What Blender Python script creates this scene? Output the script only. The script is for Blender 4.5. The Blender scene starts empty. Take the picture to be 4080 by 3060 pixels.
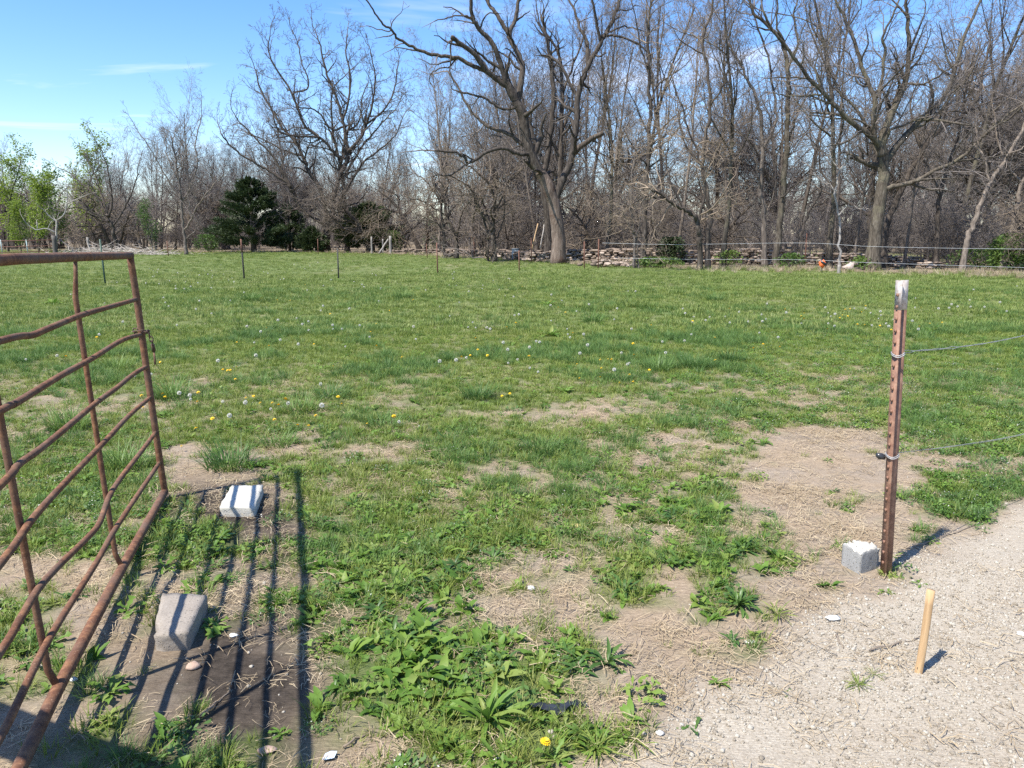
import bpy, math, random
import numpy as np
from mathutils import Vector, Matrix

random.seed(7)
RNG = np.random.default_rng(11)
rad = math.radians
scene = bpy.context.scene
COL = scene.collection

# ------------------------------------------------------------------ camera
PITCH = rad(11.4); FPX = 750.0; CAMH = 1.6
cam_d = bpy.data.cameras.new('camera')
cam_d.sensor_width = 36.0
cam_d.lens = 36.0 * FPX / 1024.0
cam_d.clip_start = 0.05; cam_d.clip_end = 3000
cam = bpy.data.objects.new('camera', cam_d)
cam.location = (0, 0, CAMH); cam.rotation_euler = (rad(90) - PITCH, 0, 0)
COL.objects.link(cam); scene.camera = cam

# ------------------------------------------------------------------ sky and sun
SUN_EL = rad(58.0)
SUN_DIR = Vector((-0.768, -0.640, 0)).normalized()      # horizontal direction towards the sun
world = bpy.data.worlds.new('World'); scene.world = world
world.use_nodes = True
wn = world.node_tree.nodes; wl = world.node_tree.links
wn.clear()
w_out = wn.new('ShaderNodeOutputWorld'); w_bg = wn.new('ShaderNodeBackground')
w_bg.inputs['Strength'].default_value = 0.135
w_sky = wn.new('ShaderNodeTexSky'); w_sky.sky_type = 'NISHITA'; w_sky.sun_disc = False
w_sky.sun_elevation = SUN_EL
w_sky.sun_rotation = math.atan2(SUN_DIR.x, SUN_DIR.y)
w_sky.air_density = 1.0; w_sky.dust_density = 0.3; w_sky.ozone_density = 1.6
# thin high cloud wisps, spread over the whole sky
w_tc = wn.new('ShaderNodeTexCoord'); w_sep = wn.new('ShaderNodeSeparateXYZ')
w_z = wn.new('ShaderNodeMath'); w_z.operation = 'MAXIMUM'; w_z.inputs[1].default_value = 0.04
w_dx = wn.new('ShaderNodeMath'); w_dx.operation = 'DIVIDE'
w_dy = wn.new('ShaderNodeMath'); w_dy.operation = 'DIVIDE'
w_cmb = wn.new('ShaderNodeCombineXYZ')
w_map = wn.new('ShaderNodeMapping'); w_map.inputs['Scale'].default_value = (0.34, 0.62, 1)
w_map.inputs['Location'].default_value = (2.15, 0.089, 0)
w_map.inputs['Rotation'].default_value = (0, 0, rad(18))
w_noise = wn.new('ShaderNodeTexNoise'); w_noise.inputs['Scale'].default_value = 1.0
w_noise.inputs['Detail'].default_value = 6; w_noise.inputs['Roughness'].default_value = 0.55
w_noise.inputs['Distortion'].default_value = 0.5
w_ramp = wn.new('ShaderNodeValToRGB')
w_ramp.color_ramp.elements[0].position = 0.57; w_ramp.color_ramp.elements[0].color = (0, 0, 0, 1)
w_ramp.color_ramp.elements[1].position = 0.80; w_ramp.color_ramp.elements[1].color = (0.75, 0.75, 0.75, 1)
w_mix = wn.new('ShaderNodeMix'); w_mix.data_type = 'RGBA'
w_mix.inputs['B'].default_value = (6.6, 6.5, 6.9, 1)
w_hsv = wn.new('ShaderNodeHueSaturation'); w_hsv.inputs['Saturation'].default_value = 1.28
w_hsv.inputs['Value'].default_value = 1.0
wl.new(w_tc.outputs['Generated'], w_sep.inputs[0])
wl.new(w_sep.outputs['Z'], w_z.inputs[0])
wl.new(w_sep.outputs['X'], w_dx.inputs[0]); wl.new(w_z.outputs[0], w_dx.inputs[1])
wl.new(w_sep.outputs['Y'], w_dy.inputs[0]); wl.new(w_z.outputs[0], w_dy.inputs[1])
wl.new(w_dx.outputs[0], w_cmb.inputs['X']); wl.new(w_dy.outputs[0], w_cmb.inputs['Y'])
wl.new(w_cmb.outputs[0], w_map.inputs['Vector']); wl.new(w_map.outputs[0], w_noise.inputs['Vector'])
wl.new(w_noise.outputs['Fac'], w_ramp.inputs[0]); wl.new(w_ramp.outputs['Color'], w_mix.inputs['Factor'])
wl.new(w_sky.outputs[0], w_hsv.inputs['Color']); 
w_tint = wn.new('ShaderNodeMix'); w_tint.data_type = 'RGBA'; w_tint.blend_type = 'MULTIPLY'; w_tint.inputs['Factor'].default_value = 1.0
w_tint.inputs['B'].default_value = (0.93, 0.935, 1.06, 1)
wl.new(w_hsv.outputs[0], w_tint.inputs['A']); wl.new(w_tint.outputs['Result'], w_mix.inputs['A'])
wl.new(w_mix.outputs['Result'], w_bg.inputs['Color']); wl.new(w_bg.outputs[0], w_out.inputs['Surface'])

sun_d = bpy.data.lights.new('sun', 'SUN'); sun_d.energy = 5.0; sun_d.angle = rad(0.53)
sun_d.color = (1.0, 0.955, 0.88)
sun = bpy.data.objects.new('sun', sun_d); COL.objects.link(sun)
to_sun = Vector((SUN_DIR.x * math.cos(SUN_EL), SUN_DIR.y * math.cos(SUN_EL), math.sin(SUN_EL)))
sun.rotation_euler = to_sun.to_track_quat('Z', 'Y').to_euler()

vs = scene.view_settings
vs.view_transform = 'Standard'; vs.look = 'None'; vs.exposure = 0.82; vs.gamma = 1.0
vs.use_curve_mapping = False
scene.cycles.max_bounces = 5; scene.cycles.diffuse_bounces = 2; scene.cycles.glossy_bounces = 2
scene.cycles.transmission_bounces = 3; scene.cycles.transparent_max_bounces = 6
scene.cycles.use_denoising = False
scene.cycles.use_adaptive_sampling = False
scene.render.use_persistent_data = False

# ------------------------------------------------------------------ pixel helpers (a pixel gives only a direction)
CP, SP = math.cos(PITCH), math.sin(PITCH)
def ray(x, y, s=4080.0):
    k = 1024.0 / s
    u = (x * k - 512) / FPX; v = (384 - y * k) / FPX
    return Vector((u, CP + v * SP, -SP + v * CP))
def gnd(x, y, s=4080.0, z=0.0):
    d = ray(x, y, s); t = (CAMH - z) / -d.z
    return Vector((0, 0, CAMH)) + d * t
def at_y(x, y, Y, s=4080.0):
    d = ray(x, y, s); return Vector((0, 0, CAMH)) + d * (Y / d.y)
def on_plane(x, y, p0, n, s=4080.0):
    d = ray(x, y, s); o = Vector((0, 0, CAMH))
    return o + d * ((p0 - o).dot(n) / d.dot(n))
def to_px(X, Y, s=2212.0):
    """ground points (arrays) -> pixel coordinates"""
    dz = -CAMH
    f = Y * CP - dz * SP; v = Y * SP + dz * CP
    f = np.maximum(f, 0.05)
    k = s / 1024.0
    return (512 + FPX * X / f) * k, (384 - FPX * v / f) * k

# ------------------------------------------------------------------ value noise
_T = np.random.default_rng(5).random((256, 256))
def vnoise(x, y):
    xi = np.floor(x).astype(int); yi = np.floor(y).astype(int)
    fx = x - xi; fy = y - yi
    fx = fx * fx * (3 - 2 * fx); fy = fy * fy * (3 - 2 * fy)
    a = _T[xi % 256, yi % 256]; b = _T[(xi + 1) % 256, yi % 256]
    c = _T[xi % 256, (yi + 1) % 256]; d = _T[(xi + 1) % 256, (yi + 1) % 256]
    return (a * (1 - fx) + b * fx) * (1 - fy) + (c * (1 - fx) + d * fx) * fy
def fbm(x, y, sc=1.0, octv=4):
    s = np.zeros_like(x, dtype=float); a = 0.5; tot = 0
    for i in range(octv):
        s += a * vnoise(x * sc + 17.3 * i, y * sc + 9.1 * i); tot += a; a *= 0.5; sc *= 2.03
    return s / tot
def sstep(a, b, x):
    t = np.clip((x - a) / (b - a), 0, 1); return t * t * (3 - 2 * t)

def height(x, y):
    x = np.asarray(x, float); y = np.asarray(y, float)
    r = np.hypot(x, y)
    h = (fbm(x, y, 1.1, 3) - 0.5) * 0.045 + (fbm(x + 50, y, 0.16, 2) - 0.5) * 0.12 * sstep(6, 14, r)
    h += (fbm(x, y + 31, 5.0, 2) - 0.5) * 0.012
    return h
def hz(x, y): return float(height(np.array([x]), np.array([y]))[0])

# field edge: ground pixels (2212 wide picture) where the grass stops
EDGE_PX = [(-400, 541), (120, 543), (400, 546), (705, 546), (840, 550), (1000, 557), (1205, 567),
           (1300, 574), (1515, 585), (1890, 590), (2212, 600), (2600, 612)]
_e = [gnd(x, y, 2212.0) for x, y in EDGE_PX]
EDGE_T = np.array([math.atan2(p.x, p.y) for p in _e]); EDGE_R = np.array([math.hypot(p.x, p.y) for p in _e])
def edge_dist(x, y):
    """>0 beyond the field edge, in metres along the view from the gate"""
    return np.hypot(x, y) - np.interp(np.arctan2(x, y), EDGE_T, EDGE_R)

# ------------------------------------------------------------------ ground cover maps
def blob(px, py, L):
    s = np.zeros_like(px)
    for cx, cy, rx, ry, a in L:
        q = ((px - cx) / rx) ** 2 + ((py - cy) / ry) ** 2
        s += a * np.exp(-q * 0.9)
    return s
BARE = [(1650, 1060, 250, 90, -.9), (1790, 945, 120, 38, -.6), (1870, 1160, 150, 80, -.8), (1230, 890, 190, 15, -.7),
        (1540, 835, 150, 14, -.65), (700, 980, 190, 22, -.55), (420, 1010, 90, 40, -.7), (540, 1090, 120, 90, -.45),
        (580, 1430, 150, 240, -.8), (800, 1580, 130, 110, -.6), (1120, 1250, 120, 120, -.18), (1290, 1500, 90, 120, -.65),
        (1370, 1140, 90, 50, -.35), (60, 735, 100, 30, -.4), (70, 900, 120, 50, -.35), (1330, 1345, 110, 40, -.4),
        (100, 1470, 120, 150, -.35), (1080, 1020, 120, 40, -.25), (1450, 975, 120, 40, -.3), (300, 880, 60, 40, -.3),
        (1700, 1290, 120, 60, -.5), (1480, 1400, 120, 60, -.6), (2130, 1000, 120, 30, -.6), (2000, 1010, 130, 40, -.45), (2180, 1080, 60, 40, -.6), (1980, 1110, 80, 30, -.4), (370, 1520, 130, 150, -.7), (230, 1400, 90, 90, -.35), (1050, 1320, 120, 40, -.15), (950, 1180, 70, 40, -.25)]
LUSH = [(950, 1420, 190, 100, .9), (1000, 1530, 170, 75, .75), (650, 1050, 60, 60, .45), (880, 1090, 230, 70, .28),
        (800, 1240, 160, 65, .45), (1200, 960, 150, 45, .35), (1400, 1100, 110, 60, .25), (1570, 1190, 120, 35, .5),
        (1590, 1300, 80, 50, .5), (2060, 1070, 140, 40, .75), (2080, 920, 140, 40, .35), (450, 1150, 80, 50, .3),
        (1280, 1590, 130, 45, .85), (1350, 1265, 80, 40, .45), (1280, 1420, 80, 55, .45), (200, 1050, 130, 60, .35),
        (1520, 1070, 60, 50, .55), (400, 1480, 60, 110, .12), (1420, 785, 200, 25, .3), (1060, 840, 160, 30, .3)]
def cover(x, y):
    """how green the ground is, 0..1"""
    px, py = to_px(x, y)
    base = np.interp(py, [560, 700, 800, 900, 1000, 1100, 1659], [1.0, .97, .88, .78, .68, .64, .55])
    n = fbm(x, y, 2.4, 4) - 0.5
    n2 = fbm(x + 9, y + 4, 0.7, 3) - 0.5
    n3 = fbm(x + 2, y + 14, 7.5, 2) - 0.5
    c = base + .75 * blob(px, py, BARE) + blob(px, py, LUSH) + n * np.interp(py, [600, 1000], [0.5, 1.1]) + n2 * .45 + n3 * np.interp(py, [600, 1000], [.4, 1.0])
    g = gravel(x, y)
    return np.clip(c - 1.3 * g, 0, 1)
def gravel(x, y):
    px, py = to_px(x, y)
    ex = np.interp(py, [900, 1000, 1090, 1230, 1330, 1450, 1540, 1659, 2000, 4000], [3300, 2560, 2230, 1930, 1720, 1500, 1420, 1370, 1250, 900])
    n = (fbm(x + 3, y, 2.5, 4) - 0.5) * 420
    g = sstep(-60, 170, px - ex + n)
    behind = sstep(1.9, 1.2, y) * sstep(-1.0, -0.2, x)
    return np.maximum(g, behind)
def soil(x, y):
    px, py = to_px(x, y)
    s = blob(px, py, [(540, 1500, 130, 190, 1.3), (520, 1120, 120, 70, 1.0), (690, 1340, 80, 50, 1.0), (300, 1450, 80, 120, .5), (400, 1090, 60, 40, .7),
                      (320, 1650, 120, 60, .6), (620, 1190, 60, 40, .6), (820, 1010, 60, 14, .3)])
    n = (fbm(x, y + 7, 3.5, 4) - 0.5) * 1.3
    return np.clip(s + n * s, 0, 1)

# ------------------------------------------------------------------ object helpers
def mesh_np(name, verts, faces, mats=None, fmat=None, smooth=False):
    """verts (N,3); faces: (M,k) array or list of such arrays"""
    me = bpy.data.meshes.new(name)
    fl = faces if isinstance(faces, list) else [faces]
    fl = [np.asarray(f, dtype=np.int32) for f in fl if len(f)]
    me.vertices.add(len(verts)); me.vertices.foreach_set('co', np.asarray(verts, np.float32).ravel())
    nl = sum(f.size for f in fl); nf = sum(len(f) for f in fl)
    me.loops.add(nl); me.polygons.add(nf)
    me.loops.foreach_set('vertex_index', np.concatenate([f.ravel() for f in fl]))
    tot = np.concatenate([np.full(len(f), f.shape[1], np.int32) for f in fl])
    st = np.concatenate([[0], np.cumsum(tot)[:-1]]).astype(np.int32)
    me.polygons.foreach_set('loop_start', st)
    if fmat is not None: me.polygons.foreach_set('material_index', np.asarray(fmat, np.int32))
    if smooth: me.polygons.foreach_set('use_smooth', np.ones(nf, bool))
    me.update(calc_edges=True)
    for m in (mats or []): me.materials.append(m)
    return me
def obj(name, me, parent=None, loc=None, rot=None, link=True):
    o = bpy.data.objects.new(name, me)
    if link: COL.objects.link(o)
    if parent is not None: o.parent = parent
    if loc is not None: o.location = loc
    if rot is not None: o.rotation_euler = rot
    return o
def tag(o, label=None, cat=None, group=None, kind=None):
    if label: o['label'] = label
    if cat: o['category'] = cat
    if group: o['group'] = group
    if kind: o['kind'] = kind
    return o
def empty(name, loc=(0, 0, 0), rz=0, label=None, cat=None, group=None):
    o = bpy.data.objects.new(name, None); COL.objects.link(o)
    o.empty_display_size = 0.1
    o.location = loc; o.rotation_euler = (0, 0, rz)
    return tag(o, label, cat, group)
def copy_tree(o, parent=None):
    c = o.copy(); COL.objects.link(c); c.parent = parent
    for ch in o.children: copy_tree(ch, c)
    return c

class MB:
    """collects pieces of one part"""
    def __init__(s): s.v = []; s.f = {}; s.n = 0
    def add(s, v, *faces):
        v = np.asarray(v, float); s.v.append(v)
        for f in faces:
            f = np.asarray(f, int)
            if len(f): s.f.setdefault(f.shape[1], []).append(f + s.n)
        s.n += len(v)
    def mesh(s, name, mats, smooth=False):
        return mesh_np(name, np.concatenate(s.v), [np.concatenate(s.f[k]) for k in s.f], mats, smooth=smooth)

def tubes_np(mb, polys, sides, cap=False):
    """polys: list of (pts, radii); grouped by length and built at once"""
    groups = {}
    for p, r in polys: groups.setdefault(len(p), []).append((p, r))
    for n, L in groups.items():
        P = np.array([p for p, r in L], float); R = np.array([r for p, r in L], float)
        M = len(L)
        T = np.empty_like(P); T[:, 1:-1] = P[:, 2:] - P[:, :-2]; T[:, 0] = P[:, 1] - P[:, 0]; T[:, -1] = P[:, -1] - P[:, -2]
        T /= np.maximum(np.linalg.norm(T, axis=2, keepdims=True), 1e-9)
        mt = P[:, -1] - P[:, 0]; mt /= np.maximum(np.linalg.norm(mt, axis=1, keepdims=True), 1e-9)
        ref = np.where(np.abs(mt[:, 2:3]) > 0.8, np.array([[1., 0.3, 0]]), np.array([[0.1, 0, 1.]]))
        A = np.cross(T, ref[:, None, :]); A /= np.maximum(np.linalg.norm(A, axis=2, keepdims=True), 1e-9)
        B = np.cross(T, A)
        ang = np.arange(sides) * 2 * math.pi / sides
        V = P[:, :, None, :] + R[:, :, None, None] * (np.cos(ang)[None, None, :, None] * A[:, :, None, :] + np.sin(ang)[None, None, :, None] * B[:, :, None, :])
        idx = np.arange(M * n * sides).reshape(M, n, sides)
        a = idx[:, :-1, :]; b = np.roll(a, -1, 2); c = idx[:, 1:, :]; d = np.roll(c, -1, 2)
        Q = np.stack([a, b, d, c], -1).reshape(-1, 4)
        caps = np.concatenate([idx[:, 0, ::-1], idx[:, -1, :]]) if cap else np.zeros((0, sides), int)
        if cap and sides == 4: Q = np.concatenate([Q, caps]); caps = caps[:0]
        mb.add(V.reshape(-1, 3), Q, caps)
def tube_mesh(name, polys, sides, mats, cap=True, smooth=True):
    mb = MB(); tubes_np(mb, polys, sides, cap); return mb.mesh(name, mats, smooth)
def box_verts(sx, sy, sz, c=(0, 0, 0)):
    return np.array([[x * sx / 2 + c[0], y * sy / 2 + c[1], z * sz / 2 + c[2]] for z in (-1, 1) for y in (-1, 1) for x in (-1, 1)])
BOXF = np.array([[0, 2, 3, 1], [4, 5, 7, 6], [0, 1, 5, 4], [2, 6, 7, 3], [0, 4, 6, 2], [1, 3, 7, 5]])

# ------------------------------------------------------------------ materials
def new_mat(name):
    m = bpy.data.materials.new(name); m.use_nodes = True
    nt = m.node_tree; b = nt.nodes['Principled BSDF']; return m, nt, b
def N(nt, t, **kw):
    n = nt.nodes.new(t)
    for k, v in kw.items():
        if k in n.inputs: n.inputs[k].default_value = v
        else: setattr(n, k, v)
    return n
def ramp(nt, fac, stops):
    r = nt.nodes.new('ShaderNodeValToRGB'); e = r.color_ramp.elements
    while len(e) < len(stops): e.new(0.5)
    for i, (p, c) in enumerate(stops): e[i].position = p; e[i].color = (*c, 1)
    nt.links.new(fac, r.inputs[0]); return r.outputs['Color']
def mixc(nt, fac, a, b, blend='MIX'):
    m = nt.nodes.new('ShaderNodeMix'); m.data_type = 'RGBA'; m.blend_type = blend
    for s, v in (('Factor', fac), ('A', a), ('B', b)):
        if hasattr(v, 'links') or hasattr(v, 'is_linked'): nt.links.new(v, m.inputs[s])
        else: m.inputs[s].default_value = v if s == 'Factor' else (*v, 1)
    return m.outputs['Result']
def noise(nt, scale, detail=5, rough=0.6, coord='Object', vec=None, dist=0.0):
    n = N(nt, 'ShaderNodeTexNoise', Scale=scale, Detail=detail, Roughness=rough, Distortion=dist)
    if vec is None:
        tc = nt.nodes.new('ShaderNodeTexCoord'); vec = tc.outputs[coord]
    nt.links.new(vec, n.inputs['Vector']); return n.outputs['Fac']
def bump(nt, b, h, strength=0.5, dist=0.01):
    n = N(nt, 'ShaderNodeBump', Strength=strength, Distance=dist)
    nt.links.new(h, n.inputs['Height']); nt.links.new(n.outputs[0], b.inputs['Normal'])

def simple(name, c1, c2, scale=20, rough=0.85, bumpd=0.0, bs=0.6, metallic=0.0, coord='Object'):
    m, nt, b = new_mat(name)
    f = noise(nt, scale, coord=coord)
    nt.links.new(ramp(nt, f, [(0.3, c1), (0.7, c2)]), b.inputs['Base Color'])
    b.inputs['Roughness'].default_value = rough; b.inputs['Metallic'].default_value = metallic
    if bumpd: bump(nt, b, f, bs, bumpd)
    return m

def leaf_mat(name, cols, transl=0.35, rough=0.5, pos_scale=0.8):
    """foliage: colour varies per plant and over the field; thin leaves let light through"""
    m, nt, b = new_mat(name)
    oi = nt.nodes.new('ShaderNodeObjectInfo'); geo = nt.nodes.new('ShaderNodeNewGeometry')
    nz = noise(nt, pos_scale, 3, 0.6, vec=geo.outputs['Position'])
    a = N(nt, 'ShaderNodeMath', operation='MULTIPLY_ADD'); a.inputs[1].default_value = 0.55
    nt.links.new(oi.outputs['Random'], a.inputs[0])
    s = N(nt, 'ShaderNodeMath', operation='MULTIPLY'); s.inputs[1].default_value = 0.45
    nt.links.new(nz, s.inputs[0]); nt.links.new(s.outputs[0], a.inputs[2])
    k = len(cols); col = ramp(nt, a.outputs[0], [(0.12 + 0.76 * i / (k - 1), c) for i, c in enumerate(cols)])
    nt.links.new(col, b.inputs['Base Color'])
    b.inputs['Roughness'].default_value = rough
    b.inputs['Specular IOR Level'].default_value = 0.35
    tr = nt.nodes.new('ShaderNodeBsdfTranslucent'); nt.links.new(col, tr.inputs['Color'])
    mx = N(nt, 'ShaderNodeMixShader'); mx.inputs[0].default_value = transl
    out = nt.nodes['Material Output']
    nt.links.new(b.outputs[0], mx.inputs[1]); nt.links.new(tr.outputs[0], mx.inputs[2])
    nt.links.new(mx.outputs[0], out.inputs['Surface'])
    return m

def bark_mat(name, c1, c2, c3, patch=None, scale=1.0):
    m, nt, b = new_mat(name)
    tc = nt.nodes.new('ShaderNodeTexCoord'); mp = N(nt, 'ShaderNodeMapping'); mp.inputs['Scale'].default_value = (9 * scale, 9 * scale, 1.6 * scale)
    nt.links.new(tc.outputs['Object'], mp.inputs['Vector'])
    f = noise(nt, 1.6, 8, 0.65, vec=mp.outputs[0], dist=0.6)
    g = noise(nt, 0.9, 4, 0.6)
    col = ramp(nt, f, [(0.32, c1), (0.52, c2), (0.7, c3)])
    if patch: col = mixc(nt, ramp(nt, g, [(0.52, (0, 0, 0)), (0.62, (1, 1, 1))]), col, patch)
    oi = nt.nodes.new('ShaderNodeObjectInfo')
    v = ramp(nt, oi.outputs['Random'], [(0, (0.8, 0.8, 0.82)), (1, (1.15, 1.1, 1.05))])
    nt.links.new(mixc(nt, 1.0, col, v, 'MULTIPLY'), b.inputs['Base Color'])
    b.inputs['Roughness'].default_value = 0.95; b.inputs['Specular IOR Level'].default_value = 0.15
    bump(nt, b, f, 0.9, 0.05)
    return m

M = {}
M['bark'] = bark_mat('bark', (0.03, 0.025, 0.021), (0.085, 0.071, 0.059), (0.17, 0.15, 0.125))
M['bark_pale'] = bark_mat('bark_pale', (0.07, 0.058, 0.048), (0.18, 0.152, 0.126), (0.30, 0.262, 0.22))
M['bark_lichen'] = bark_mat('bark_lichen', (0.035, 0.03, 0.024), (0.10, 0.086, 0.068), (0.21, 0.19, 0.155), patch=(0.14, 0.128, 0.09))
M['bark_dead'] = bark_mat('bark_dead', (0.095, 0.07, 0.054), (0.21, 0.162, 0.128), (0.33, 0.27, 0.22), patch=(0.115, 0.075, 0.055), scale=0.8)
M['bark_grey'] = bark_mat('bark_grey', (0.20, 0.19, 0.17), (0.36, 0.34, 0.31), (0.50, 0.48, 0.44))
def twig_mat(name, c1, c2):
    m, nt, b = new_mat(name)
    oi = nt.nodes.new('ShaderNodeObjectInfo'); f = noise(nt, 0.8, 3)
    col = ramp(nt, f, [(0.3, c1), (0.7, c2)])
    v = ramp(nt, oi.outputs['Random'], [(0, (0.78, 0.78, 0.82)), (1, (1.15, 1.1, 1.04))])
    nt.links.new(mixc(nt, 1.0, col, v, 'MULTIPLY'), b.inputs['Base Color'])
    b.inputs['Roughness'].default_value = 0.9; b.inputs['Specular IOR Level'].default_value = 0.2
    return m
M['twig'] = twig_mat('twig', (0.13, 0.115, 0.104), (0.24, 0.213, 0.192))
M['twig_warm'] = twig_mat('twig_warm', (0.15, 0.122, 0.094), (0.28, 0.23, 0.175))
M['twig_dark'] = twig_mat('twig_dark', (0.095, 0.082, 0.073), (0.18, 0.157, 0.14))
M['twig_grey'] = twig_mat('twig_grey', (0.26, 0.24, 0.22), (0.42, 0.39, 0.35))

M['grass'] = leaf_mat('grass', [(0.085, 0.14, 0.02), (0.155, 0.22, 0.034), (0.235, 0.285, 0.055), (0.34, 0.34, 0.11)], 0.35)
M['grass_far'] = leaf_mat('grass_far', [(0.115, 0.175, 0.034), (0.175, 0.24, 0.05), (0.24, 0.29, 0.075), (0.32, 0.335, 0.125)], 0.35, pos_scale=0.25)
M['grass_blue'] = leaf_mat('grass_blue', [(0.075, 0.15, 0.038), (0.12, 0.21, 0.05), (0.175, 0.265, 0.06)], 0.35)
M['weed'] = leaf_mat('weed', [(0.065, 0.14, 0.02), (0.105, 0.20, 0.028), (0.15, 0.255, 0.04), (0.19, 0.28, 0.05), (0.33, 0.33, 0.11)], 0.35, 0.52)
M['weed_dark'] = leaf_mat('weed_dark', [(0.05, 0.105, 0.026), (0.08, 0.155, 0.034), (0.12, 0.20, 0.042)], 0.3, 0.4)
M['mat_weed'] = leaf_mat('mat_weed', [(0.065, 0.13, 0.035), (0.105, 0.185, 0.046), (0.15, 0.23, 0.055)], 0.3, 0.5)
M['straw'] = leaf_mat('straw', [(0.27, 0.195, 0.115), (0.42, 0.325, 0.20), (0.56, 0.46, 0.30)], 0.15, 0.6)
M['dry'] = leaf_mat('dry', [(0.28, 0.215, 0.14), (0.40, 0.32, 0.21), (0.50, 0.42, 0.29)], 0.2, 0.7)
M['lime'] = leaf_mat('lime', [(0.17, 0.24, 0.03), (0.26, 0.34, 0.045), (0.36, 0.43, 0.07)], 0.4, 0.5)
M['bush_green'] = leaf_mat('bush_green', [(0.07, 0.13, 0.03), (0.11, 0.18, 0.04), (0.16, 0.23, 0.05)], 0.4, 0.5)
M['cedar'] = leaf_mat('cedar', [(0.018, 0.034, 0.012), (0.034, 0.056, 0.018), (0.07, 0.088, 0.028)], 0.15, 0.6)
M['petal'] = simple('petal', (0.80, 0.48, 0.01), (0.85, 0.60, 0.02), 40, 0.6)
M['fluff'] = leaf_mat('fluff', [(0.86, 0.83, 0.75), (0.90, 0.88, 0.81)], 0.5, 0.9)
M['stem'] = simple('stem', (0.22, 0.26, 0.08), (0.30, 0.28, 0.12), 10, 0.6)

def rust_mat():
    m, nt, b = new_mat('rust')
    f = noise(nt, 26, 8, 0.7); g = noise(nt, 4.5, 5, 0.6); h = noise(nt, 160, 3, 0.6)
    c = ramp(nt, f, [(0.28, (0.06, 0.028, 0.018)), (0.5, (0.15, 0.066, 0.034)), (0.70, (0.30, 0.15, 0.07))])
    c2 = mixc(nt, ramp(nt, g, [(0.45, (0, 0, 0)), (0.68, (0.75, 0.75, 0.75))]), c, (0.135, 0.09, 0.066))
    c3 = mixc(nt, ramp(nt, h, [(0.60, (0, 0, 0)), (0.72, (0.75, 0.75, 0.75))]), c2, (0.36, 0.24, 0.155))
    nt.links.new(c3, b.inputs['Base Color'])
    b.inputs['Roughness'].default_value = 0.88; b.inputs['Metallic'].default_value = 0.0
    b.inputs['Specular IOR Level'].default_value = 0.35
    bump(nt, b, f, 0.5, 0.004); return m
M['rust'] = rust_mat()
M['rust_dark'] = simple('rust_dark', (0.045, 0.03, 0.022), (0.12, 0.06, 0.035), 60, 0.7, 0.002)
def tpost_mat():
    m, nt, b = new_mat('rusty_post')
    f = noise(nt, 18, 6, 0.7); h = noise(nt, 90, 4, 0.7)
    c = ramp(nt, f, [(0.3, (0.13, 0.064, 0.042)), (0.5, (0.24, 0.125, 0.078)), (0.72, (0.36, 0.22, 0.14))])
    c = mixc(nt, ramp(nt, h, [(0.55, (0, 0, 0)), (0.7, (0.7, 0.7, 0.7))]), c, (0.12, 0.05, 0.03))
    nt.links.new(c, b.inputs['Base Color']); b.inputs['Roughness'].default_value = 0.7
    bump(nt, b, h, 0.4, 0.002); return m
M['tpost'] = tpost_mat()
M['tpost_white'] = simple('tpost_white', (0.27, 0.21, 0.17), (0.52, 0.49, 0.46), 60, 0.75, 0.001)
M['post_dark'] = simple('post_dark', (0.03, 0.035, 0.03), (0.06, 0.055, 0.045), 20, 0.7)
M['post_green'] = simple('post_green', (0.03, 0.07, 0.05), (0.05, 0.10, 0.07), 20, 0.6)
M['post_rust'] = simple('post_rust', (0.10, 0.045, 0.03), (0.20, 0.09, 0.055), 20, 0.75)
M['wire'] = simple('wire', (0.22, 0.22, 0.215), (0.42, 0.42, 0.41), 80, 0.55, metallic=0.3)
M['rope'] = simple('rope', (0.55, 0.57, 0.58), (0.75, 0.76, 0.76), 80, 0.7)
def concrete_mat(name, c1, c2, c3):
    m, nt, b = new_mat(name)
    f = noise(nt, 9, 7, 0.65); g = noise(nt, 130, 4, 0.7)
    v = N(nt, 'ShaderNodeTexVoronoi', Scale=62.0); tc = nt.nodes.new('ShaderNodeTexCoord'); nt.links.new(tc.outputs['Object'], v.inputs['Vector'])
    pit = ramp(nt, v.outputs['Distance'], [(0.08, (0, 0, 0)), (0.26, (1, 1, 1))])
    c = ramp(nt, f, [(0.3, c1), (0.55, c2), (0.75, c3)])
    c = mixc(nt, 0.55, c, ramp(nt, g, [(0.3, c1), (0.7, c3)]))
    c = mixc(nt, ramp(nt, v.outputs['Distance'], [(0.10, (0.8, 0.8, 0.8)), (0.24, (0, 0, 0))]), c, (0.13, 0.115, 0.095))
    nt.links.new(c, b.inputs['Base Color']); b.inputs['Roughness'].default_value = 0.92
    a = N(nt, 'ShaderNodeMath', operation='MULTIPLY_ADD'); nt.links.new(pit, a.inputs[0]); a.inputs[1].default_value = 0.6; nt.links.new(g, a.inputs[2])
    bump(nt, b, a.outputs[0], 0.8, 0.003); return m
M['block_tan'] = concrete_mat('block_tan', (0.18, 0.15, 0.118), (0.28, 0.24, 0.195), (0.37, 0.33, 0.28))
M['block_white'] = concrete_mat('block_white', (0.38, 0.355, 0.30), (0.50, 0.475, 0.405), (0.60, 0.575, 0.50))
M['block_grey'] = concrete_mat('block_grey', (0.20, 0.197, 0.182), (0.30, 0.293, 0.275), (0.39, 0.38, 0.355))
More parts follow.
